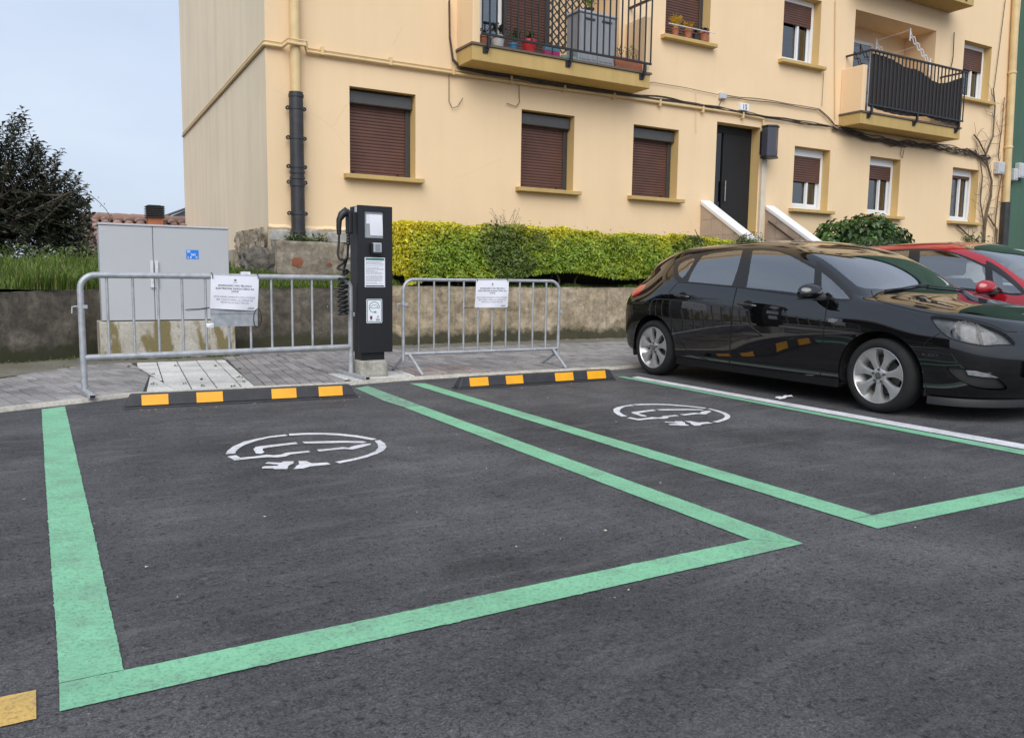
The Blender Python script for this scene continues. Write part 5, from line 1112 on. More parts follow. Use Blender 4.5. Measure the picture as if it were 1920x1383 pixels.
# ---- generic shrub foliage in an ellipsoid shell
def dome(name, c, r, n, ln, lw, cols, label, cat, mat='leaf_gloss', lower=-.3, part='foliage', lumps=.28):
    t = thing(name, (c[0], c[1], c[2]-r[2]*.6), label, cat); D_ = unit(rng.normal(0, 1, (n, 3))); D_ = D_[D_[:, 2] > lower]; k = 1-np.abs(rng.normal(0, .13, len(D_))); k *= 1+lumps*nz3(D_, 2.2, c[0])+lumps*.5*nz3(D_, 5, c[1])
    C = np.array([c])+D_*np.array([r])*k[:, None]; Nn = unit(D_+np.array([[0, 0, .7]])+rng.normal(0, .4, D_.shape)); T = D_*np.array([[1, 1, .2]])+rng.normal(0, .5, D_.shape)+np.array([[0, 0, -.35]]); l_ = rng.uniform(*ln, len(C))
    V, Fq = leaves(C, Nn, T, l_, l_*lw); col = lerpc(cols[0], cols[1], np.clip(rng.uniform(0, 1, len(C))*.8+.4*(k-.8), 0, 1)); npmesh(part, V, Fq, M[mat], t, tint4(col)); 
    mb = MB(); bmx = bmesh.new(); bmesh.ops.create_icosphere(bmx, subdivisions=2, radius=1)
    mb.v = [(c[0]+v.co.x*r[0]*.72, c[1]+v.co.y*r[1]*.72, c[2]+v.co.z*r[2]*.72) for v in bmx.verts]; mb.f = [tuple(v.index for v in f.verts) for f in bmx.faces]; bmx.free(); obj('shade_core', mb, M['core'], t, smooth=60)  # near-black filler puts the shade within the shrub into its colour
    for q in range(7): a = rng.uniform(0, 6.28); obj('stem', MB().tube([(c[0]+.1*math.cos(a), c[1]+.1*math.sin(a), .03 if c[0] > 11 else .8), (c[0]+r[0]*.4*math.cos(a), c[1]+r[1]*.4*math.sin(a), c[2]-r[2]*.2)], [.025, .012], 6), M['bark'], t)
    return t
dome('hydrangea_bush', (14.75, 11.0, 1.62), (1.32, .75, .72), 2600, (.11, .19), .55, ((.022, .062, .010), (.075, .16, .025)), 'rounded broad leaved dark green bush below the white framed windows', 'bush')
dome('box_shrub', (14.35, 10.2, 1.36), (1.15, .5, .55), 9000, (.03, .05), .5, ((.018, .042, .009), (.05, .10, .018)), 'low fine leaved dark shrub in front of the broad leaved bush', 'shrub', lower=-.1)
dome('box_shrub', (11.0, 10.55, 1.45), (.42, .35, .36), 2600, (.035, .055), .5, ((.03, .07, .012), (.10, .17, .02)), 'small green shrub at the right end of the hedge beside the steps', 'shrub')
# ---- weedy seedling above the hedge
t = thing('wild_seedling', (6.35, 11.1, 1.7), 'thin brownish seedling sticking up through the hedge', 'plant'); st_ = MB(); Cl = []
for k in range(15):
    x = 6.35+rng.uniform(-.14, .14); tip = Vector((6.35+rng.uniform(-.34, .34), 11.1+rng.uniform(-.15, .15), 1.80+rng.uniform(.05, .27)*(1 if k else 1.1))); b_ = Vector((x, 11.1, 1.55)); st_.tube([b_, b_.lerp(tip, .5)+Vector((.01, 0, .03)), tip], [.004, .003, .0015], 4)
    for q in np.linspace(.35, 1, 10):
        for e_ in range(2): c_ = b_.lerp(tip, q); Cl.append((c_.x+rng.normal(0, .012), c_.y+rng.normal(0, .01), c_.z+rng.normal(0, .01)))
obj('stem', st_, M['twig'], t); Cl = np.array(Cl); V, Fq = leaves(Cl, unit(rng.normal(0, 1, Cl.shape)+np.array([[0, -.6, .3]])), rng.normal(0, 1, Cl.shape), rng.uniform(.014, .028, len(Cl)), rng.uniform(.008, .014, len(Cl))); npmesh('foliage', V, Fq, M['leaf'], t, tint4(lerpc((.10, .10, .03), (.22, .17, .06), rng.uniform(0, 1, len(Cl)))))
# ---- dark tree at the left edge
def left_tree():
    YT = 15.0; base = Vector((-.75, YT, gz(-.75, YT)-.1)); t = thing('dark_tree', base, 'dark leaved bushy tree at the left edge behind the grass', 'tree')
    sil = [(-330,150),(-200,190),(-90,200),(0,232),(25,214),(42,210),(60,262),(88,266),(96,310),(112,272),(122,330),(130,308),(150,330),(160,352),(172,392),(178,430),(176,470)]
    SX_ = [at(p[0], p[1], Y=YT).x for p in sil]; SZ_ = [at(p[0], p[1], Y=YT).z for p in sil]
    tr = MB(); tips = []
    mains = []
    for k in range(9):
        a = rng.uniform(-1, 1); tx_ = -.75+a*1.35; zt_ = np.interp(tx_, SX_, SZ_); e_ = Vector((tx_, YT+rng.uniform(-.8, .8), base.z+(zt_-base.z)*rng.uniform(.55, .75))); m_ = base.lerp(e_, .5)+Vector((rng.uniform(-.15, .15), rng.uniform(-.15, .15), .15)); P = [base+Vector((rng.uniform(-.1, .1), rng.uniform(-.1, .1), 0)), base.lerp(m_, .6)+Vector((0, 0, .1)), m_, e_]; tr.tube(P, [.07, .05, .038, .012], 8); mains.append(P)
    obj('trunk', tr, M['bark'], t, smooth=60)
    tw = MB(); C = []; T = []; Nr = []
    for k in range(560):
        tx_ = rng.uniform(-3.0, SX_[-1]+.05); zt_ = np.interp(tx_, SX_, SZ_); low = rng.uniform(0, 1)**1.0 if k > 150 else 1
        tip = Vector((tx_, YT+rng.uniform(-.95, .95)*(1-.3*low), base.z+.15+(zt_-base.z-.15)*(low*.97 if k > 150 else rng.uniform(.9, 1.0))))
        mp_ = mains[rng.integers(len(mains))]; st0 = mp_[2].lerp(mp_[3], rng.uniform(0, 1)); ln_ = min(1.1, (tip-st0).length); d_ = (tip-st0).normalized(); d_ = (d_+Vector((0, 0, .55*(low if k > 150 else 1)))).normalized(); s0_ = tip-d_*ln_; md = s0_.lerp(tip, .5)+Vector((rng.uniform(-.05, .05), rng.uniform(-.05, .05), -.03))
        tw.tube([s0_, md, tip], [.006, .005, .003], 5)
        if k % 9 == 0 and (s0_-st0).length < 1.2: tw.tube([st0, s0_.lerp(st0, .4)+Vector((0, 0, -.05)), s0_], [.016, .012, .007], 5)
        nl = 46
        for i in range(nl):
            q = .12+.9*i/nl; c_ = (s0_.lerp(md, q*2) if q < .5 else md.lerp(tip, q*2-1)); a = i*2.4+rng.uniform(-.5, .5); r_ = Vector((math.cos(a), math.sin(a), .45)).normalized(); C.append(c_+r_*.055); T.append(r_+d_*.5); Nr.append(Vector((0, 0, 1))-r_*.35)
    # dense dark undergrowth
    for k in range(7500):
        x_ = rng.uniform(-3.0, SX_[-1]-.02); z_ = base.z+rng.uniform(-.05, 1.25)*(1-.25*(x_ > 1)); C.append(Vector((x_, YT-.45+abs(rng.normal(0, .5)), z_))); T.append(Vector(rng.normal(0, 1, 3))); Nr.append(Vector((rng.normal(0, .5), -.6, .8)))
    obj('branches', tw, M['bark'], t); C = np.array(C); ln = rng.uniform(.075, .135, len(C)); V, Fq = leaves(C, unit(np.array(Nr)+rng.normal(0, .25, C.shape)), np.array(T), ln, ln*.42)
    f_ = np.clip(rng.uniform(0, 1, len(C))**2, 0, 1); npmesh('crown', V, Fq, M['leaf_gloss'], t, tint4(lerpc((.036, .045, .034), (.15, .17, .11), f_)))
    br = MB(); P = [at(px, py, Y=14.6) for px, py in ((118,368),(140,360),(158,360),(172,367),(188,381),(199,393),(206,406),(208,418))]; br.tube(P, [.008, .007, .006, .006, .005, .005, .004, .003], 5); obj('bramble_cane', br, M['twig'], t)
    Cb = []
    for a, b in zip(P[:-1], P[1:]):
        for q in (.2, .6): Cb.append(a.lerp(b, q)+Vector((rng.normal(0, .02), 0, rng.normal(0, .02))))
    Cb = np.array(Cb); V, Fq = leaves(Cb, unit(rng.normal(0, 1, Cb.shape)), rng.normal(0, 1, Cb.shape), np.full(len(Cb), .05), np.full(len(Cb), .03)); tag(npmesh('bramble_leaf', V, Fq, M['leaf'], t, tint4(lerpc((.03, .04, .02), (.06, .07, .03), rng.uniform(0, 1, len(Cb))))), kind='stuff')
left_tree()
# ---- grass
def grass():
    n = 60000; x = rng.uniform(-2.6, 4.55, n); fy = np.interp(x, [p[0] for p in WALLF], [p[1] for p in WALLF])+.26; u = rng.uniform(0, 1, n); y = fy+(np.where(x < 2.7, 14.6, 11.9)-fy)*u**1.5
    keep = ~((x > 2.45) & (y > 11.42)) & ~((x > .6) & (x < 2.0) & (y < 10.3)); x, y = x[keep], y[keep]
    x2 = rng.uniform(4.5, 10.6, 5000); y2 = np.interp(x2, [p[0] for p in WALLF], [p[1] for p in WALLF])+.27+np.abs(rng.normal(0, .12, 5000)); x = np.concatenate([x, x2]); y = np.concatenate([y, y2]); n = len(x)
    z = np.array([gz(a, b) for a, b in zip(x, y)]); cl = np.array([mnoise.noise(Vector((a*1.7, b*1.7, 8))) for a, b in zip(x, y)]); h = rng.uniform(.04, .16, n)*(1+1.7*np.clip(cl, -.35, 1)); h = np.where(x > 4.4, h*.4, h); h = np.where((x > 2.0) & (x < 4.4), h*.75, h)
    a = rng.uniform(0, 6.28, n); ln = np.stack([np.cos(a), np.sin(a), a*0], 1); w2 = rng.uniform(.0028, .005, n); s = np.stack([-np.sin(a), np.cos(a), a*0], 1)*w2[:, None]; P = np.stack([x, y, z-.01], 1); b = rng.uniform(.1, .7, n)
    m = P+ln*(h*b*.35)[:, None]+np.stack([h*0, h*0, h*.62], 1); e = P+ln*(h*b)[:, None]+np.stack([h*0, h*0, h*(1-.25*b)], 1)
    V = np.stack([P-s, P+s, m+s*.8, m-s*.8, e], 1).reshape(-1, 3); i = np.arange(n)[:, None]*5; Fq = np.concatenate([i+np.array([[0, 1, 2]]), i+np.array([[0, 2, 3]]), i+np.array([[3, 2, 4]])], 0)
    col = lerpc((.06, .125, .018), (.20, .29, .05), rng.uniform(0, 1, n)); dry = rng.uniform(0, 1, n) > .88; col[dry] = (.30, .27, .12)
    tag(npmesh('grass', V, Fq, M['grass'], None, np.concatenate([np.repeat(col, 5, 0), np.ones((n*5, 1))], 1)), 'rough green grass on the bank behind the wall', 'grass', kind='stuff')
    # weeds in joints and at wall feet
    C = []; 
    def tuft(x_, y_, k, r_): C.extend([(x_+rng.normal(0, r_), y_+rng.normal(0, r_*.6), .035+abs(rng.normal(0, r_*.5))) for _ in range(k)])
    for px, py in ((300,664),(318,675),(330,687),(405,687),(448,692),(449,708),(455,717),(437,725),(380,712),(384,725),(120,688),(126,690),(288,722),(243,688),(285,703),(345,720)): q = at(px, py, Z=.03); tuft(q.x, q.y, 9, .013)
    for k in range(70): x_ = rng.uniform(.6, 2.05); tuft(x_, 9.84-abs(rng.normal(0, .02)), 10, .018)
    for k in range(90): x_ = rng.uniform(2.1, 8.2); tuft(x_, np.interp(x_, [p[0] for p in WALLF], [p[1] for p in WALLF])-.03, 7, .02)
    for k in range(60): x_ = rng.uniform(-.4, .5); tuft(x_, np.interp(x_, [p[0] for p in WALLF], [p[1] for p in WALLF])-.06, 8, .03)
    C = np.array(C); l_ = rng.uniform(.012, .03, len(C)); V, Fq = leaves(C, unit(rng.normal(0, .6, C.shape)+np.array([[0, -.3, .8]])), rng.normal(0, 1, C.shape), l_, l_*.45)
    tag(npmesh('weeds', V, Fq, M['leaf'], None, tint4(lerpc((.05, .08, .018), (.14, .18, .04), rng.uniform(0, 1, len(C))))), 'small moss and weed tufts in the paving joints', 'weeds', kind='stuff')
    # tall weeds by the plinth and by the tree foot
    C = []; 
    for k in range(230): C.append((rng.uniform(3.15, 3.75), 11.78+rng.uniform(-.05, .08), 1.46+abs(rng.normal(0, .05))))
    for k in range(900): x_ = rng.uniform(-.5, 1.2); C.append((x_, 13.9+rng.uniform(-.4, .4), gz(x_, 13.9)+rng.uniform(.05, .32)))
    C = np.array(C); l_ = rng.uniform(.04, .09, len(C)); V, Fq = leaves(C, unit(rng.normal(0, .6, C.shape)+np.array([[0, -.4, .8]])), rng.normal(0, 1, C.shape)+np.array([[0, 0, 1]]), l_, l_*.35)
    tag(npmesh('tall_weeds', V, Fq, M['leaf'], None, tint4(lerpc((.04, .07, .015), (.14, .19, .05), rng.uniform(0, 1, len(C))))), 'leafy weeds growing at the plinth and under the tree', 'weeds', kind='stuff')
grass()
# ---- bare creeper at the right end of the facade
def vine():
    t = thing('bare_creeper', (20.6, 11.93, .1), 'leafless woody creeper climbing the wall beside the right drainpipe', 'climbing plant'); mb = MB(); tw = MB()
    V2 = lambda px, py, y=11.94: (lambda q: Vector((q.x, y, q.z)))(at(px, py, Y=y))
    stems = [[(1843,470),(1846,430),(1850,400),(1858,370),(1860,340),(1852,310),(1848,290),(1862,255),(1866,200),(1862,165)], [(1846,430),(1838,380),(1842,330),(1838,300),(1828,280)], [(1870,470),(1866,420),(1872,370),(1878,330),(1872,290),(1878,240),(1884,180)], [(1850,400),(1870,430),(1868,460)], [(1795,425),(1815,440),(1835,455)], [(1852,310),(1830,290),(1812,278)], [(1848,290),(1835,262),(1826,250)]]
    for i, s_ in enumerate(stems):
        P = [V2(*q)+Vector((rng.normal(0, .01), 0, rng.normal(0, .02))) for q in s_]; mb.tube(P, [max(.008, (.036 if i == 0 else .02)*(1-.07*k)) for k in range(len(P))], 6)
        for a, b in zip(P[:-1], P[1:]):
            for q in range(max(2, int((b-a).length*6))):
                c_ = a.lerp(b, rng.uniform(0, 1)); Q = [c_]; an = rng.uniform(0, 6.28); 
                for k in range(rng.integers(3, 7)): an += rng.normal(0, .5); Q.append(Q[-1]+Vector((math.cos(an)*.11, rng.uniform(-.012, .008), abs(math.sin(an))*.09+.02*rng.normal())))
                tw.tube(Q, [.008]+[.006-.0006*k for k in range(len(Q)-1)], 4)
    obj('stem', mb, M['twig'], t, smooth=60); obj('twigs', tw, M['twig'], t)
    P = [V2(px, py, 11.9) for px, py in ((1815,462),(1812,452),(1822,448),(1838,452))]; C = np.array([tuple(P[rng.integers(4)]+Vector((rng.normal(0, .1), rng.normal(0, .06), rng.normal(0, .07)))) for _ in range(160)]); l_ = rng.uniform(.05, .09, len(C)); V, Fq = leaves(C, unit(rng.normal(0, .6, C.shape)+np.array([[0, -.6, .6]])), rng.normal(0, 1, C.shape), l_, l_*.6); npmesh('foliage', V, Fq, M['leaf'], t, tint4(lerpc((.03, .07, .015), (.09, .15, .03), rng.uniform(0, 1, len(C)))))
vine()
# ============================================================ CARS
def m_carpaint(name, c, metallic=0.0):
    n = N(name); n.base(c); n.set(Roughness=.5, Metallic=metallic, Specular_IOR_Level=.0, Coat_Weight=1.0, Coat_Roughness=.025, Coat_IOR=1.75)
    v = n.coord('Object'); d = n.noise(v, 5, 5, .65); n.l(n.ramp(d, [(.4, (.01,)*3), (.75, (.04,)*3)]), n.p.inputs['Coat Roughness']); return n.m
M['car_black'] = m_carpaint('black_car_paint', (.003, .003, .0036)); M['car_red'] = m_carpaint('red_car_paint', (.33, .008, .016)); M['car_white'] = m_carpaint('white_car_paint', (.66, .67, .68))
M['carglass'] = m_glass('car_glass', (.80, .84, .84), 1.0, .17); M['trim'] = simple('black_trim', (.012, .012, .013), .35, var=.1); M['plastic'] = simple('matt_black_plastic', (.018, .018, .019), .6, var=.2, bump=.1, bscale=200)
M['seam'] = simple('shut_line', (.002, .002, .002), .9); M['tyre'] = simple('tyre_rubber', (.010, .010, .0105), .92, var=.35, scale=12, bump=.2, bscale=70); M['alloy'] = simple('alloy_silver', (.52, .51, .50), .38, .75, var=.12, scale=8)
M['sillblack'] = simple('sill_black', (.005, .005, .0055), .7, var=.1); M['sillblack'].node_tree.nodes['Principled BSDF'].inputs['Specular IOR Level'].default_value = .2
M['cabin'] = simple('cabin_dark', (.020, .020, .022), .85, var=.2); M['seatf'] = simple('seat_fabric', (.03, .03, .034), .9, var=.2); M['disc'] = simple('brake_steel', (.10, .095, .09), .5, .6, var=.3)
def m_lamp(name, c1, c2, rough=.15):
    n = N(name); v = n.coord('Object', (1, 1, 1)); n.base(n.ramp(n.noise(v, 14, 4, .6), [(.3, c1), (.7, c2)])); n.set(Roughness=rough, Metallic=.1); return n.m
M['lampinner'] = m_lamp('headlamp_reflector', (.09, .095, .10), (.30, .31, .33), .5); M['taillamp'] = simple('tail_lamp_red', (.42, .012, .012), .12, var=.15, coat=1.0); M['chrome'] = simple('chrome', (.7, .7, .71), .15, 1.0, var=.05); M['clear'] = m_glass('lamp_lens', (.9, .91, .92), .35, .0)
LX = [-1.62, -1.32, -1.0, -.6, -.2, .2, .55, .85, 1.1, 1.32, 1.6]
def tb(xs_, vs_): return np.interp(LX, xs_, vs_)
LY = [tb([-1.62,-1.3,0,1.3,1.6], [.755,.775,.785,.775,.75]), tb([-1.62,-1.3,0,1.3,1.6], [.80,.83,.838,.83,.80]), tb([-1.62,-1.3,0,1.3,1.6], [.815,.847,.849,.847,.815]), tb([-1.62,-1.3,0,1.2,1.6], [.83,.858,.860,.858,.82]), tb([-1.62,-1.3,0,1.2,1.6], [.825,.860,.862,.858,.808]),
      tb([-1.62,-1.32,-1,-.2,.55,.85,1.1,1.32,1.6], [.715,.785,.812,.822,.822,.818,.812,.800,.752]), tb([-1.62,-1.0,-.2,.55,.85,1.1,1.32,1.6], [.635,.728,.748,.752,.765,.752,.725,.675]), tb([-1.62,-1,-.2,.2,.55,.85,1.1,1.32,1.6], [.53,.612,.632,.632,.648,.675,.655,.615,.57]), tb([-1.62,0,1.1,1.6], [.32,.36,.36,.32]), np.zeros(11)]
LZ = [tb([-1.62,-1.32,-.6,.85,1.6], [.225,.19,.165,.165,.165]), tb([-1.62,-1.3,1.3,1.6], [.27,.235,.232,.235]), tb([-1.62,1.6], [.385,.36]), tb([-1.62,-.2,1.6], [.60,.56,.54]), tb([-1.62,-1.0,-.2,.55,1.1,1.6], [.795,.795,.752,.725,.705,.655]),
      tb(LX, [.950,1.00,.985,.962,.938,.912,.888,.868,.846,.822,.772]), tb(LX, [1.03,1.138,1.148,1.142,1.128,1.105,1.062,.965,.874,.853,.802]), tb(LX, [1.165,1.262,1.290,1.303,1.306,1.280,1.205,1.045,.912,.872,.825]), tb(LX, [1.235,1.314,1.342,1.357,1.362,1.338,1.252,1.098,.955,.888,.846]), tb(LX, [1.255,1.327,1.356,1.372,1.378,1.355,1.270,1.120,.980,.895,.853])]
FXE = [2.10,2.18,2.22,2.215,2.17,2.10,2.05,1.99,1.93,1.90]; FZE = [.165,.23,.36,.53,.64,.715,.735,.755,.772,.780]
RXE = [-1.98,-2.04,-2.08,-2.08,-2.02,-1.89,-1.76,-1.665,-1.66,-1.655]; RZE = [.23,.275,.40,.60,.755,.865,.985,1.14,1.215,1.235]
ANG = [20, 39, 57, 74, 90]; NV = 10
def ends(xs_, ys_, zs_, xe, ze, n=2.5):
    out = []
    for a in ANG:
        s_, c_ = math.sin(D(a))**(2/n), max(0, math.cos(D(a)))**(2/n); 
        if a == 90: s_, c_ = 1, 0
        out.append((xs_+(xe-xs_)*s_, ys_*c_, zs_+(ze-zs_)*math.sin(D(a))**1.6))
    return out
G = np.zeros((21, NV, 3))
for l in range(NV):
    r_ = ends(LX[0], LY[l][0], LZ[l][0], RXE[l], RZE[l], 2.7 if l < 6 else 2.3)[::-1]; f_ = ends(LX[-1], LY[l][-1], LZ[l][-1], FXE[l], FZE[l], 2.3)
    G[:, l, :] = np.array(r_+[(LX[i], LY[l][i], LZ[l][i]) for i in range(11)]+f_)
MY = np.array([1, -1, 1.])
def pad(Cg):
    a = np.concatenate([Cg[1:2]*MY, Cg, Cg[-2:-1]*MY], 0); lo = 2*a[:, :1]-a[:, 1:2]; hi = a[:, -2:-1]*MY; return np.concatenate([lo, a, hi], 1)
def bsp(t): return np.stack([(1-t)**3/6, (3*t**3-6*t**2+4)/6, (-3*t**3+3*t**2+3*t+1)/6, t**3/6], -1)
def ev(P, u, v):
    u = np.clip(u, 0, 20); v = np.clip(v, 0, 9); iu = np.minimum(u.astype(int), 19); iv = np.minimum(v.astype(int), 8); bu, bv = bsp(u-iu), bsp(v-iv); o = 0
    for a in range(4):
        for b in range(4): o = o+P[iu+a, iv+b]*(bu[..., a]*bv[..., b])[..., None]
    return o
CG = G.copy(); uu, vv = np.meshgrid(np.arange(21.), np.arange(10.), indexing='ij')
for _ in range(2): CG = CG+(G-ev(pad(CG), uu, vv))*.8
SP = pad(CG)
def S(u, v): return ev(SP, np.asarray(u, float), np.asarray(v, float))
def nrm(u, v):
    e = 1e-3; du = S(np.clip(u+e, 0, 20), v)-S(np.clip(u-e, 0, 20), v); dv = S(u, np.clip(v+e, 0, 9))-S(u, np.clip(v-e, 0, 9)); n_ = np.cross(dv, du); n_ = n_/np.maximum(1e-12, np.linalg.norm(n_, axis=-1, keepdims=True)); return n_
GU, GV = np.meshgrid(np.linspace(0, 20, 401), np.linspace(0, 9, 181), indexing='ij'); GP = S(GU, GV)
CARX, CARY = 6.375, 5.255
def toworld(p): return np.stack([CARX-p[..., 1], CARY-p[..., 0], p[..., 2]], -1)     # right flank of the car (local +y in the half model) faces the camera
_R, _U, _F = np.array(_rt), np.array(_up), np.array(_fw)
def pix(p):
    d_ = toworld(p)-np.array([0, 0, CAMH]); z_ = d_@_F; return np.stack([960+FPX*(d_@_R)/z_, 691.5-FPX*(d_@_U)/z_], -1)
GPX = pix(GP); GN = nrm(GU, GV); GPXY_w = toworld(GP); _vd = GPXY_w-np.array([0, 0, CAMH]); _nw = np.stack([-GN[..., 1], -GN[..., 0], GN[..., 2]], -1); FACE = (np.sum(_vd*_nw, -1) < .02)
def look(target, space, vr=(0, 9), ur=(0, 20), facing=False):
    fld, fn = {'px': (GPX, pix), 'side': (GP[..., [0, 2]], lambda p: p[..., [0, 2]]), 'top': (GP[..., [0, 1]], lambda p: p[..., [0, 1]])}[space]
    d_ = np.sum((fld-np.array(target))**2, -1); ok = (GV >= vr[0]) & (GV <= vr[1]) & (GU >= ur[0]) & (GU <= ur[1])
    if facing: ok &= FACE
    d_ = np.where(ok, d_, 1e9); i = np.unravel_index(np.argmin(d_), d_.shape); x_ = np.array([GU[i], GV[i]])
    for _ in range(6):
        e = 1e-3; f0 = fn(S(x_[0], x_[1])); J = np.stack([(fn(S(x_[0]+e, x_[1]))-f0)/e, (fn(S(x_[0], x_[1]+e))-f0)/e], 1); r_ = np.array(target)-f0
        try: dx = np.linalg.solve(J.T@J+1e-9*np.eye(2), J.T@r_)
        except Exception: break
        x_ = x_+np.clip(dx, -.12, .12)
        x_[0] = min(max(x_[0], ur[0]), ur[1]); x_[1] = min(max(x_[1], vr[0]), vr[1])
    return x_
def dens(P, step, closed=True):
    P = [np.array(p_, float) for p_ in P]; out = []; n = len(P)
    for i in range(n if closed else n-1):
        a, b = P[i], P[(i+1) % n]; k = max(1, int(np.linalg.norm(b-a)/step)); out += [a+(b-a)*j/k for j in range(k)]
    if not closed: out.append(P[-1])
    return out
def smooth_poly(P, it=2, closed=True):
    P = [np.array(p_, float) for p_ in P]
    for _ in range(it):
        Q = []; n = len(P)
        for i in range(n if closed else n-1): a, b = P[i], P[(i+1) % n]; Q += [a*.75+b*.25, a*.25+b*.75]
        P = Q if closed else [P[0]]+Q[1:-1]+[P[-1]]
    return P
zA = lambda L_: [(1170+x/4.769, 430+y/4.769) for x, y in L_]; zB = lambda L_: [(1530+x/3.738, 430+y/3.738) for x, y in L_]
def opx(P, sm=1, vr=(0, 9), ur=(0, 20), closed=True, step=5): return np.array([look(p_, 'px', vr, ur, True) for p_ in dens(smooth_poly(P, sm, closed), step, closed)])
def oside(P, sm=0, vr=(0, 7), ur=(0, 20), step=.03, closed=True): return np.array([look(p_, 'side', vr, ur) for p_ in dens(smooth_poly(P, sm, closed), step, closed)])
REG = {}
REG['dlo'] = opx(zA([(440,335),(452,296),(500,268),(580,238),(680,212),(800,190),(960,172),(1100,165),(1240,166),(1350,178),(1460,205),(1600,268),(1720,338)])+zB([(0,215),(60,252),(110,290),(200,380),(250,440),(264,478),(245,500),(200,508),(100,492),(20,482)])+zA([(1680,598),(1560,588),(1300,555),(1000,514),(760,492),(560,474),(482,470),(455,450),(440,390)]), 1, (4.6, 7.6), (4, 15))
REG['pane_quarter'] = opx(zA([(485,322),(545,280),(645,250),(600,332),(530,435),(508,425),(484,400)]), 1, (4.6, 7.6), (4, 15)); REG['pane_rear'] = opx(zA([(573,466),(600,400),(650,312),(700,240),(800,214),(950,195),(1060,187),(1022,340),(965,502),(760,484)]), 0, (4.6, 7.6), (4, 15))
REG['pane_front'] = opx(zA([(1096,519),(1120,380),(1150,190),(1240,187),(1380,200),(1480,233),(1600,298),(1705,355),(1698,470),(1690,585),(1400,550)]), 0, (4.6, 7.6), (4, 15)); REG['pane_triangle'] = opx(zB([(40,300),(110,355),(190,430),(236,486),(150,485),(38,466)]), 0, (4.6, 7.6), (4, 15))
REG['rear_door'] = opx(zA([(484,474),(440,520),(402,565),(400,650),(415,750),(440,870),(500,1000),(560,1080),(640,1130),(760,1170),(940,1206),(946,1050),(960,780),(976,650),(1008,519),(760,496),(560,478)]), 0, (0, 6), (4, 15)); REG['front_door'] = opx(zA([(1012,519),(978,650),(963,780),(949,1050),(943,1207),(1200,1250),(1500,1290),(1755,1322),(1765,1150),(1790,850),(1810,700),(1842,612),(1680,602),(1560,592),(1300,559)]), 0, (0, 6), (4, 16))
hl = [(797,610),(850,606),(1000,628),(1130,656),(1270,700),(1350,745),(1408,812),(1330,810),(1260,810),(1200,820),(1100,806),(960,772),(890,733),(830,665)]; REG['headlight'] = opx(zB(hl), 1, (2, 8), (14, 20), step=3)
REG['fog_recess'] = opx(zB([(905,962),(960,962),(1090,980),(1220,1010),(1300,1058),(1355,1122),(1250,1128),(1120,1112),(1020,1068),(950,1020)]), 1, (0, 5), (14, 20), step=3); REG['fog_lamp'] = opx(zB([(1050,986),(1120,991),(1210,1011),(1282,1041),(1170,1034),(1066,1019)]), 0, (0, 5), (14, 20), step=3)
REG['tail_lamp'] = opx(zA([(66,605),(84,545),(130,502),(207,490),(180,532),(122,585)]), 1, (2.5, 6.5), (0, 7), step=3); REG['side_repeater'] = opx(zB([(82,625),(120,624),(160,632),(132,654),(86,648)]), 0, (2, 6), (8, 16), step=3)
hood_edge = opx(zB([(388,428),(396,468),(450,508),(600,545),(800,590),(1000,612),(1130,640),(1290,690),(1400,765),(1458,830)]), 1, (4.2, 8), (12, 20), closed=False)
def circ(cx_, cz_, r_): return [(cx_+r_*math.cos(a), cz_+r_*math.sin(a)) for a in np.linspace(0, 2*math.pi, 72, endpoint=False)]
HUBF, HUBR, HZ = 1.318, -1.318, .287
AR = .352
arches = []
for cx_ in (HUBF, HUBR):
    P = [(cx_+AR*math.cos(a), HZ-.012+AR*math.sin(a)) for a in np.linspace(-.16, math.pi+.16, 64)]; P = [(P[0][0]+.01, .10)]+P+[(P[-1][0]-.01, .10)]
    q = np.array([look(p_, 'side', (0, 5), (2, 18)) for p_ in P]); q[0, 1] = 0; q[-1, 1] = 0; arches.append(q)
REG['arch0'], REG['arch1'] = arches
ws = [(.27, 0), (.265, .2), (.25, .4), (.23, .50), (.25, .575), (.40, .625), (.62, .645), (.82, .672), (.98, .688), (1.03, .66), (1.10, .5), (1.16, .3), (1.185, .0)]
REG['windshield'] = np.array([look(p_, 'top', (6.6, 9), (8, 16)) for p_ in dens(ws, .03, False)]); REG['windshield'][0, 1] = 9; REG['windshield'][-1, 1] = 9
rw = [(-1.70, 0), (-1.695, .3), (-1.68, .48), (-1.79, .55), (-1.90, .50), (-1.93, .3), (-1.94, 0)]
# hood polygon: along its shut line then across the cowl to the centre line
cow = [look(p_, 'top', (6.3, 9), (10, 17)) for p_ in dens([(1.07, .68), (1.13, .5), (1.19, .3), (1.215, 0)], .03, False)]; cow[-1][1] = 9
hoodp = [np.array([20, 9.]), np.array([20, min(8.9, hood_edge[-1][1])])]+list(hood_edge[::-1])+cow; REG['hood'] = np.array(hoodp)
def inpoly(pt, P):
    x_, y_ = pt[:, 0], pt[:, 1]; c = np.zeros(len(pt), bool); n = len(P)
    for i in range(n):
        x1, y1 = P[i]; x2, y2 = P[i-1]
        if y1 == y2: continue
        c ^= ((y1 > y_) != (y2 > y_)) & (x_ < (x2-x1)*(y_-y1)/(y2-y1)+x1)
    return c
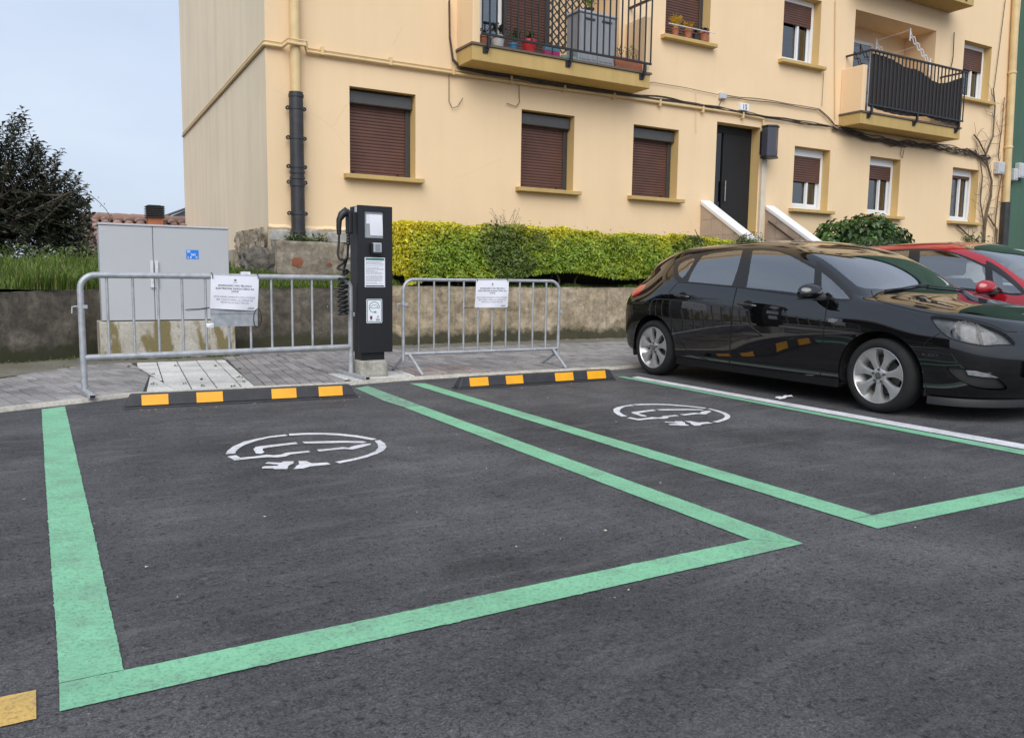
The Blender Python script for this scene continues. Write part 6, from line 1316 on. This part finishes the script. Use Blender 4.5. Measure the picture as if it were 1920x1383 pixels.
# constrained triangulation of the parameter sheet
pts = []; edg = []
def addloop(P, closed=True):
    n0 = len(pts); pts.extend([tuple(p_) for p_ in P]); n = len(P); edg.extend([(n0+i, n0+(i+1) % n) for i in range(n if closed else n-1)])
for k, P in REG.items(): addloop(P)
addloop([(0, 0), (20, 0), (20, 9), (0, 9)])
dn = {}
g_u = np.arange(.1, 20, .105); g_v = np.arange(.12, 9, .125); gu, gv = np.meshgrid(g_u, g_v, indexing='ij'); gp = np.stack([gu.ravel(), gv.ravel()], 1)
allp = np.array(pts); keep = np.ones(len(gp), bool)
for i in range(0, len(gp), 2000): dd = np.min(np.sum((gp[i:i+2000, None]-allp[None])**2, -1), 1); keep[i:i+2000] = dd > .0022
for a in np.linspace(.1, 19.9, 190): pts.append((a, 0)); pts.append((a, 9))
for b in np.linspace(.1, 8.9, 80): pts.append((0, b)); pts.append((20, b))
pts.extend([tuple(p_) for p_ in gp[keep]])
cv, ce, cf, _, _, _ = delaunay_2d_cdt([Vector(p_) for p_ in pts], edg, [], 0, 1e-5)
cv = np.array([(v.x, v.y) for v in cv]); cf = np.array([f for f in cf if len(f) == 3]); cen = cv[cf].mean(1)
lab = np.full(len(cf), 'body_shell', dtype=object); mid_ = S(cen[:, 0], cen[:, 1])
lab[(mid_[:, 0] > 1.66) & (mid_[:, 2] < .75)] = 'front_bumper'; lab[(mid_[:, 0] < -1.70) & (mid_[:, 2] < .70)] = 'rear_bumper'; lab[(mid_[:, 0] < -1.60) & (mid_[:, 2] >= .70) & (np.abs(mid_[:, 1]) < .60)] = 'tailgate'; lab[(cen[:, 1] > 7.55) & (mid_[:, 0] < .35) & (mid_[:, 0] > -1.58)] = 'roof'
for k in ('hood', 'rear_door', 'front_door', 'windshield', 'dlo', 'pane_quarter', 'pane_rear', 'pane_front', 'pane_triangle', 'fog_recess', 'fog_lamp', 'headlight', 'tail_lamp', 'side_repeater', 'arch0', 'arch1'): lab[inpoly(cen, REG[k])] = k
RG = np.array([look(p_, 'top', (5.5, 9), (0, 6)) for p_ in [(-1.70, 0)]])
lab[(lab == 'tailgate') & (mid_[:, 2] > .90) & (mid_[:, 2] < 1.14) & (np.abs(mid_[:, 1]) < .50)] = 'rear_window'
PV = S(cv[:, 0], cv[:, 1]); PN = nrm(cv[:, 0], cv[:, 1])
def region_mesh(name, key, side, off=0.0):
    """side: -1 right flank, 1 left flank, 0 both"""
    idx = cf[np.isin(lab, key if isinstance(key, (list, tuple)) else [key])]
    us, inv = np.unique(idx, return_inverse=True); tri = inv.reshape(idx.shape); V0 = PV[us]+PN[us]*off; N0 = PN[us]; Vs, Ns, Fs = [], [], []; n = 0
    for sd in ((-1, 1) if side == 0 else (side,)):
        k = np.array([1, sd, 1.]); Vs.append(V0*k); Ns.append(N0*k); Fs.append((tri[:, ::-1] if sd > 0 else tri)+n); n += len(V0)
    V_, N_, F_ = np.concatenate(Vs), np.concatenate(Ns), np.concatenate(Fs); me = bpy.data.meshes.new(name); me.from_pydata(V_.tolist(), [], F_.tolist()); me.shade_smooth()
    fn = np.array([p_.normal[:] for p_ in me.polygons[:1]]); 
    me.normals_split_custom_set_from_vertices(N_.tolist()); return me
def ribbon(P, w_, off, side, closed=False):
    P = np.array(P); p3 = S(P[:, 0], P[:, 1]); n3 = nrm(P[:, 0], P[:, 1]); m = len(P); rows = []
    for i in range(m):
        a, b = (p3[(i+1) % m], p3[i-1]) if closed else (p3[min(i+1, m-1)], p3[max(i-1, 0)]); t_ = a-b; t_ = t_/max(1e-9, np.linalg.norm(t_)); s_ = np.cross(t_, n3[i]); q = p3[i]+n3[i]*off; rows.append([(q-s_*w_/2)*np.array([1, side, 1]), (q+s_*w_/2)*np.array([1, side, 1])])
    if closed: rows.append(rows[0])
    return MB().grid(rows)
def make_wheel(parent, x, y, sd, r=HZ-.002):
    """sd: -1 right side of car; outer face towards sd"""
    o_ = sd; yo = y
    def Y(v): return yo-o_*v
    wh = lobj('wheel', MB().lathe([(.150, Y(.10)), (.205, Y(.012)), (.210, Y(.004)), (.214, Y(.006)), (.214, Y(.016)), (.196, Y(.03)), (.186, Y(.18))], (x, 0, HZ), 'Y', 40), M['alloy'], parent, smooth=40)
    rt_ = r; tp = [(.208, Y(.012)), (.226, Y(-.004)), (.250, Y(-.006)), (rt_-.018, Y(.006)), (rt_-.005, Y(.018)), (rt_, Y(.035)), (rt_, Y(.085)), (rt_-.006, Y(.09)), (rt_, Y(.095)), (rt_, Y(.165)), (rt_-.012, Y(.188)), (.24, Y(.2)), (.208, Y(.19))]
    lobj('tyre', MB().lathe(tp, (x, 0, HZ), 'Y', 48), M['tyre'], wh, smooth=45)
    lobj('brake_disc', MB().lathe([(0, Y(.075)), (.145, Y(.075)), (.145, Y(.09)), (0, Y(.09))], (x, 0, HZ), 'Y', 32), M['disc'], wh); lobj('barrel', MB().lathe([(.19, Y(.10)), (.0, Y(.12))], (x, 0, HZ), 'Y', 24), M['plastic'], wh)
    prof = [(.040, .021, .020), (.075, .022, .016), (.12, .026, .014), (.16, .041, .011), (.185, .063, .008), (.2035, .080, .007)]
    for k in range(7):
        a = 2*math.pi*k/7+.22; ca, sa = math.cos(a), math.sin(a); rows = []
        for rr, hw, dp in prof:
            row = []
            for q, dd in ((-1, .030), (-.92, .004), (-.5, .0), (0, .002), (.5, .0), (.92, .004), (1, .030)): tx_ = q*hw; row.append((x+rr*ca-tx_*sa, Y(dp+dd+.004), HZ+rr*sa+tx_*ca))
            rows.append(row)
        lobj('spoke', MB().grid(rows), M['alloy'], wh, smooth=50)
    lobj('hub', MB().lathe([(0, Y(.018)), (.05, Y(.018)), (.062, Y(.026)), (.066, Y(.05))], (x, 0, HZ), 'Y', 28), M['alloy'], wh, smooth=40)
    cc_ = lobj('centre_cap', MB().lathe([(0, Y(.010)), (.022, Y(.010)), (.027, Y(.014)), (.027, Y(.02))], (x, 0, HZ), 'Y', 20), M['disc'], wh); lobj('cap_emblem', MB().lathe([(.008, Y(.008)), (.013, Y(.008)), (.013, Y(.0098)), (.008, Y(.0098))], (x, 0, HZ), 'Y', 4, close=True), M['chrome'], wh)
    for k in range(5): a = 2*math.pi*k/5+.3; lobj('lug_bolt', MB().lathe([(0, Y(.008)), (.009, Y(.008)), (.012, Y(.022)), (.012, Y(.03))], (x+.048*math.cos(a), 0, HZ+.048*math.sin(a)), 'Y', 8), M['disc'], wh)
    return wh
def make_car(name, loc, rz, paint, label):
    t = thing(name, loc, label, 'car', 'parked cars', rz)
    def part(nm, key, side, m, off=0., lab_=None, parent=None):
        o = link(nm, region_mesh(nm, key, side, off), m); o.parent = parent or t
        if lab_: o['label'] = lab_
        return o
    part('body_shell', ['body_shell'], 0, paint); part('hood', 'hood', 0, paint); part('roof', 'roof', 0, paint); part('front_bumper', 'front_bumper', 0, paint); part('rear_bumper', 'rear_bumper', 0, paint); part('tailgate', 'tailgate', 0, paint)
    wsd = part('windshield', 'windshield', 0, M['carglass']); part('rear_window', 'rear_window', 0, M['carglass'])
    for sd in (-1, 1):
        sgn = np.array([1, sd, 1.])
        for nm, hp in (('rear_door', (-.87, .832)), ('front_door', (-.005, .778))):
            d_ = part('door', nm, sd, paint); lobj('shut_line', ribbon(REG[nm], .006, .0012, sd, True), M['seam'], d_)
            q = look(hp, 'side', (0, 6), (3, 16)); c_ = S(*q)*sgn; h_ = MB()
            P = [c_+np.array([dx, sd*dy, dz]) for dx, dy, dz in ((-.105,.004,.006),(-.09,.026,.006),(-.04,.038,.004),(.03,.038,.0),(.075,.028,-.004),(.095,.004,-.006))]; h_.tube(P, [.010,.013,.015,.015,.013,.010], 8)
            hd = lobj('door_handle', h_, paint, d_, smooth=50); bw = [(math.cos(a)*.062, math.sin(a)*.040) for a in np.linspace(0, 6.28, 18, endpoint=False)]
            lobj('handle_cup', MB().add([tuple(S(*look((hp[0]-.005+x_, hp[1]+z_), 'side', (0, 6), (3, 16)))*sgn+np.array([0, sd*.0015, 0])) for x_, z_ in bw], [tuple(range(18))]), M['seam'], d_)
        wt = part('window_trim', 'dlo', sd, M['trim'])
        for nm in ('pane_quarter', 'pane_rear', 'pane_front', 'pane_triangle'): part('side_window', nm, sd, M['carglass'], 0, None, wt)
        hlp = part('headlight', 'headlight', sd, M['clear'], .001); part('reflector', 'headlight', sd, M['lampinner'], -.035, None, hlp); lobj('lamp_gasket', ribbon(REG['headlight'], .008, .0016, sd, True), M['seam'], hlp)
        Ph = REG['headlight']; nh = len(Ph)
        for fa, fb in ((.16, .80), (.27, .66)):
            pa, pb = Ph[int(fa*nh)], Ph[int(fb*nh)]; lobj('lamp_divider', ribbon([pa+(pb-pa)*q for q in np.linspace(.06, .94, 14)], .014, -.012, sd), M['trim'], hlp)
        for e_, (uu_, vv_) in enumerate((REG['headlight'].mean(0)+np.array([-.55, .0]), REG['headlight'].mean(0)+np.array([.35, -.06]))):
            c_ = S(np.clip(uu_, 0, 20), vv_); n_ = nrm(np.array(uu_), np.array(vv_)); c_ = (c_-n_*.03)*sgn
            lobj('bulb_ring', MB().lathe([(.022, 0), (.034, .018), (.036, .018), (.026, -.004)], tuple(c_-np.array([.012, 0, 0])), 'X', 20, close=True), M['chrome'], hlp)
        part('fog_recess', 'fog_recess', sd, M['plastic'], -.022); part('fog_lamp', 'fog_lamp', sd, M['lampinner'], .0); part('tail_lamp', 'tail_lamp', sd, M['taillamp'], .002); part('side_repeater', 'side_repeater', sd, M['lampinner'], .003)
        for k in (0, 1):
            P = REG['arch%d' % k]; p3 = S(P[:, 0], P[:, 1]); cx_ = (HUBF, HUBR)[k]; rows = [[tuple(p_*sgn), tuple((p_-np.array([0, .012, 0])+np.array([(p_[0]-cx_)*.02, 0, .0]))*sgn), tuple((p_-np.array([0, .05, 0])+np.array([(p_[0]-cx_)*.06, 0, (p_[2]-HZ)*.06]))*sgn)] for p_ in p3[1:-1]]
            lobj('arch_lip', MB().grid(rows), paint, t, smooth=60)
            lin = [[(cx_+(AR+.02)*math.cos(a), sd*yy, HZ+(AR+.02)*math.sin(a)) for yy in (.50, .80)] for a in np.linspace(-.3, math.pi+.3, 24)]; ar_ = MB().grid(lin); ar_.add([(cx_+(AR+.02)*math.cos(a), sd*.50, HZ+(AR+.02)*math.sin(a)) for a in np.linspace(-.3, math.pi+.3, 24)], [tuple(range(24))]); lobj('arch_liner', ar_, M['plastic'], t)
            make_wheel(t, cx_, sd*.842, sd)
        lobj('hood_line', ribbon(hood_edge, .006, .0012, sd), M['seam'], t)
        b_ = [look(p_, 'side', (1, 5), (13, 18)) for p_ in dens([(1.64, .50), (1.68, .58), (1.76, .64)], .02, False)]; lobj('bumper_seam', ribbon(b_, .005, .0012, sd), M['seam'], t)
        b_ = [look(p_, 'side', (1, 5.2), (1, 7)) for p_ in dens([(-1.655, .46), (-1.70, .60), (-1.74, .74)], .02, False)]; lobj('bumper_seam', ribbon(b_, .005, .0012, sd), M['seam'], t)
        lobj('sill', MB().prism([(0, .150), (.012, .215), (.03, .225), (.10, .20), (.10, .150)], (-.96, sd*.838, 0), (0, -sd, 0), (0, 0, 1), (1.92, 0, 0)), M['sillblack'], t, bevel=.006)
        # door mirror
        bmx = bmesh.new(); bmesh.ops.create_uvsphere(bmx, u_segments=20, v_segments=14, radius=1); mv = []
        for v in bmx.verts:
            p_ = v.co; k_ = 1-.22*max(0, p_.x); xx = .070*p_.x*(1 if p_.x > 0 else .55); yy = .118*math.copysign(abs(p_.y)**.75, p_.y)*k_; zz = (.073 if p_.z > 0 else .056)*math.copysign(abs(p_.z)**.8, p_.z)*k_*(1-.18*(p_.y < 0)*abs(p_.y)); mv.append((.742+xx-.05*p_.y*.4, sd*(.955+yy), .906+zz-.012*p_.y))
        mf = [tuple(v.index for v in f.verts) for f in bmx.faces]; bmx.free(); mi = lobj('door_mirror', MB().add(mv, mf), paint, t, smooth=60)
        lobj('mirror_foot', MB().tube([(.76, sd*.815, .868), (.752, sd*.86, .866), (.745, sd*.905, .872)], [.040, .032, .034], 10), M['plastic'], mi, smooth=60); lobj('mirror_base', MB().box(.69, .80, min(sd*.86, sd*1.05), max(sd*.86, sd*1.05), .848, .856), M['plastic'], mi, bevel=.003)
        lobj('mirror_glass', MB().lathe([(0, .699), (.045, .6985)], (0, 0, 0), 'X', 16).add([], []), M['chrome'], mi) if False else None
        sk_ = []
        for p_ in dens([(1.70, .150), (1.95, .150)], .03, False): pass
    # splitter following the bumper foot
    rows = []
    for u_ in np.linspace(15.3, 20, 30):
        p_ = S(u_, 0.0); n_ = np.array([p_[0]*.35, p_[1], 0]); n_ = n_/np.linalg.norm(n_); rows.append([tuple(p_+n_*.022+np.array([0, 0, .012])), tuple(p_+n_*.030+np.array([0, 0, -.004])), tuple(p_+n_*.026+np.array([0, 0, -.045])), tuple(p_-n_*.08+np.array([0, 0, -.045]))])
    sp_ = MB().grid(rows); sp_.grid([[(a[0], -a[1], a[2]) for a in r_] for r_ in rows]); lobj('splitter', sp_, M['plastic'], t, smooth=50)
    # grille with slats and plate, underbody, cabin
    gr = lobj('grille', MB().box(2.17, 2.225, -.42, .42, .34, .47), M['plastic'], t, bevel=.01)
    for k in range(4): lobj('grille_slat', MB().box(2.224, 2.236, -.40, .40, .355+.03*k, .365+.03*k), M['trim'], gr)
    lobj('number_plate', MB().box(2.226, 2.232, -.25, .25, .49, .59), M['whiteframe'], t, bevel=.003)
    ub = MB().box(-.93, .93, -.76, .76, .16, .24); lobj('underbody', ub, M['plastic'], t); lobj('front_light_block', MB().box(.98, 1.95, -.48, .48, .19, .62), M['plastic'], t); lobj('rear_light_block', MB().box(-1.95, -.98, -.48, .48, .22, .60), M['plastic'], t)  # dark boxes added under the middle and both ends to block light
    lobj('cabin_floor', MB().box(-1.72, .95, -.74, .74, .30, .34), M['cabin'], t); lobj('dashboard', MB().prism([(.55, .60), (.52, .80), (.62, .865), (.98, .85), (1.08, .60)], (0, -.70, 0), (1,0,0), (0,0,1), (0, 1.40, 0)), M['cabin'], t, bevel=.02)
    for sd in (-1, 1): lobj('door_card', MB().box(-1.05, .82, min(sd*.70, sd*.755), max(sd*.70, sd*.755), .34, .86), M['cabin'], t)
    for y_, x_ in ((-.36, .02), (.36, .02)):
        st_ = lobj('front_seat', MB().box(x_-.25, x_+.25, y_-.24, y_+.24, .36, .52).prism([(x_-.30, .5), (x_-.18, .5), (x_-.30, 1.0), (x_-.40, 1.0)], (0, y_-.23, 0), (1,0,0), (0,0,1), (0, .46, 0)), M['seatf'], t, bevel=.03)
        lobj('headrest', MB().box(x_-.42, x_-.33, y_-.13, y_+.13, 1.03, 1.20), M['seatf'], st_, bevel=.03)
    rs = lobj('rear_seat', MB().box(-1.05, -.58, -.66, .66, .36, .54).prism([(-1.10, .5), (-.98, .5), (-1.14, .98), (-1.24, .98)], (0, -.64, 0), (1,0,0), (0,0,1), (0, 1.28, 0)), M['seatf'], t, bevel=.03)
    for y_ in (-.4, .4): lobj('headrest', MB().box(-1.25, -1.17, y_-.13, y_+.13, 1.0, 1.13), M['seatf'], rs, bevel=.03)
    lobj('steering_wheel', MB().tube([(.50+.06*math.cos(a)*.5, .36+.18*math.sin(a), .80+.17*math.cos(a)) for a in np.linspace(0, 6.28, 28, endpoint=False)], .014, 8, closed=True), M['trim'], t)
    for y0_, y1_ in ((-.55, .05), (.0, .55)):
        P = [S(*look((1.15-.05*abs(k-.3), abs(y0_+(y1_-y0_)*k)), 'top', (6.3, 9), (10, 17)))*np.array([1, 1 if y0_+(y1_-y0_)*k > 0 else -1, 1])+np.array([0, 0, .014]) for k in np.linspace(0, 1, 10)]; lobj('wiper', MB().tube(P, .008, 6), M['trim'], t)
    return t
CARL = Vector((CARX, CARY, 0)); RZ = -math.pi/2
black = make_car('parked_car', CARL, RZ, M['car_black'], 'glossy black five door hatchback parked beside the charging bay')
# local +y of the half model was mapped to the camera side; with rz=-90 deg the right flank (local -y) faces the camera
an = lobj('aerial', MB().tube([(-1.50, 0, 1.32), (-1.66, 0, 1.55)], [.008, .003], 6), M['trim'], black)
stck = lobj('windshield_sticker', MB().add([tuple(S(*look(p_, 'top', (7, 9), (8, 16)))*np.array([1, -1, 1])-np.array([.004, 0, .006])) for p_ in ((.33, .50), (.32, .41), (.38, .41), (.39, .50))], [(0,1,2,3)]), simple('sticker_cyan', (.08, .35, .62), .4, var=.2), black)
def car_copy(src, loc, paint, label, zs):
    c = copy_tree(src); c.location = loc; c.scale = (1, 1, zs); c['label'] = label
    def walk(o):
        for ch in list(o.children):
            if ch.name.startswith(('windshield_sticker', 'aerial')): bpy.data.objects.remove(ch); continue
            for s_ in ch.material_slots:
                if s_.material is M['car_black']: s_.link = 'OBJECT'; s_.material = paint
            walk(ch)
    walk(c); return c
red = car_copy(black, (8.98, 5.33, 0), M['car_red'], 'red hatchback parked behind the black car', 1.055)
lobj('roof_fin', MB().prism([(-1.52, 1.315), (-1.36, 1.325), (-1.50, 1.385), (-1.54, 1.385)], (0, -.012, 0), (1,0,0), (0,0,1), (0, .024, 0)), M['car_red'], red)
white = car_copy(black, (11.75, 5.2, 0), M['car_white'], 'white car barely showing beyond the red car at the right edge', 1.06)
# raised bed right of the steps, so the bushes stand on soil
wall('retaining_wall', [(13.3,10.42),(17,10.42),(21.5,10.42)], [.82,.82,.82], .26, M['wall_light'], 'low concrete wall of the planted bed right of the steps')
tag(obj('planted_bed', MB().box(13.18, 21.5, 10.6, 11.98, .03, .80), M['soil']), 'soil bed between the right stair wall and the creeper', 'soil bed', kind='structure')
# house across the yard, outside the frame, seen only in reflections
oh = thing('brown_house', (-19, 9, 0), 'plain dark brown house standing off to the left of the car park', 'house')
obj('wall', MB().box(-26, -18, 0, 22, 0, 5.2), simple('brown_render', (.10, .085, .07), .9), oh); obj('roof', MB().prism([(-26.6, 5.2), (-22, 7.4), (-17.4, 5.2)], (0, -.6, 0), (1,0,0), (0,0,1), (0, 23.2, 0)), M['rooftile'], oh)
for y_ in (3, 7, 11, 15, 19): obj('window', MB().box(-18.05, -17.98, y_-.6, y_+.6, 1.2, 2.6), M['boxdark'], oh)
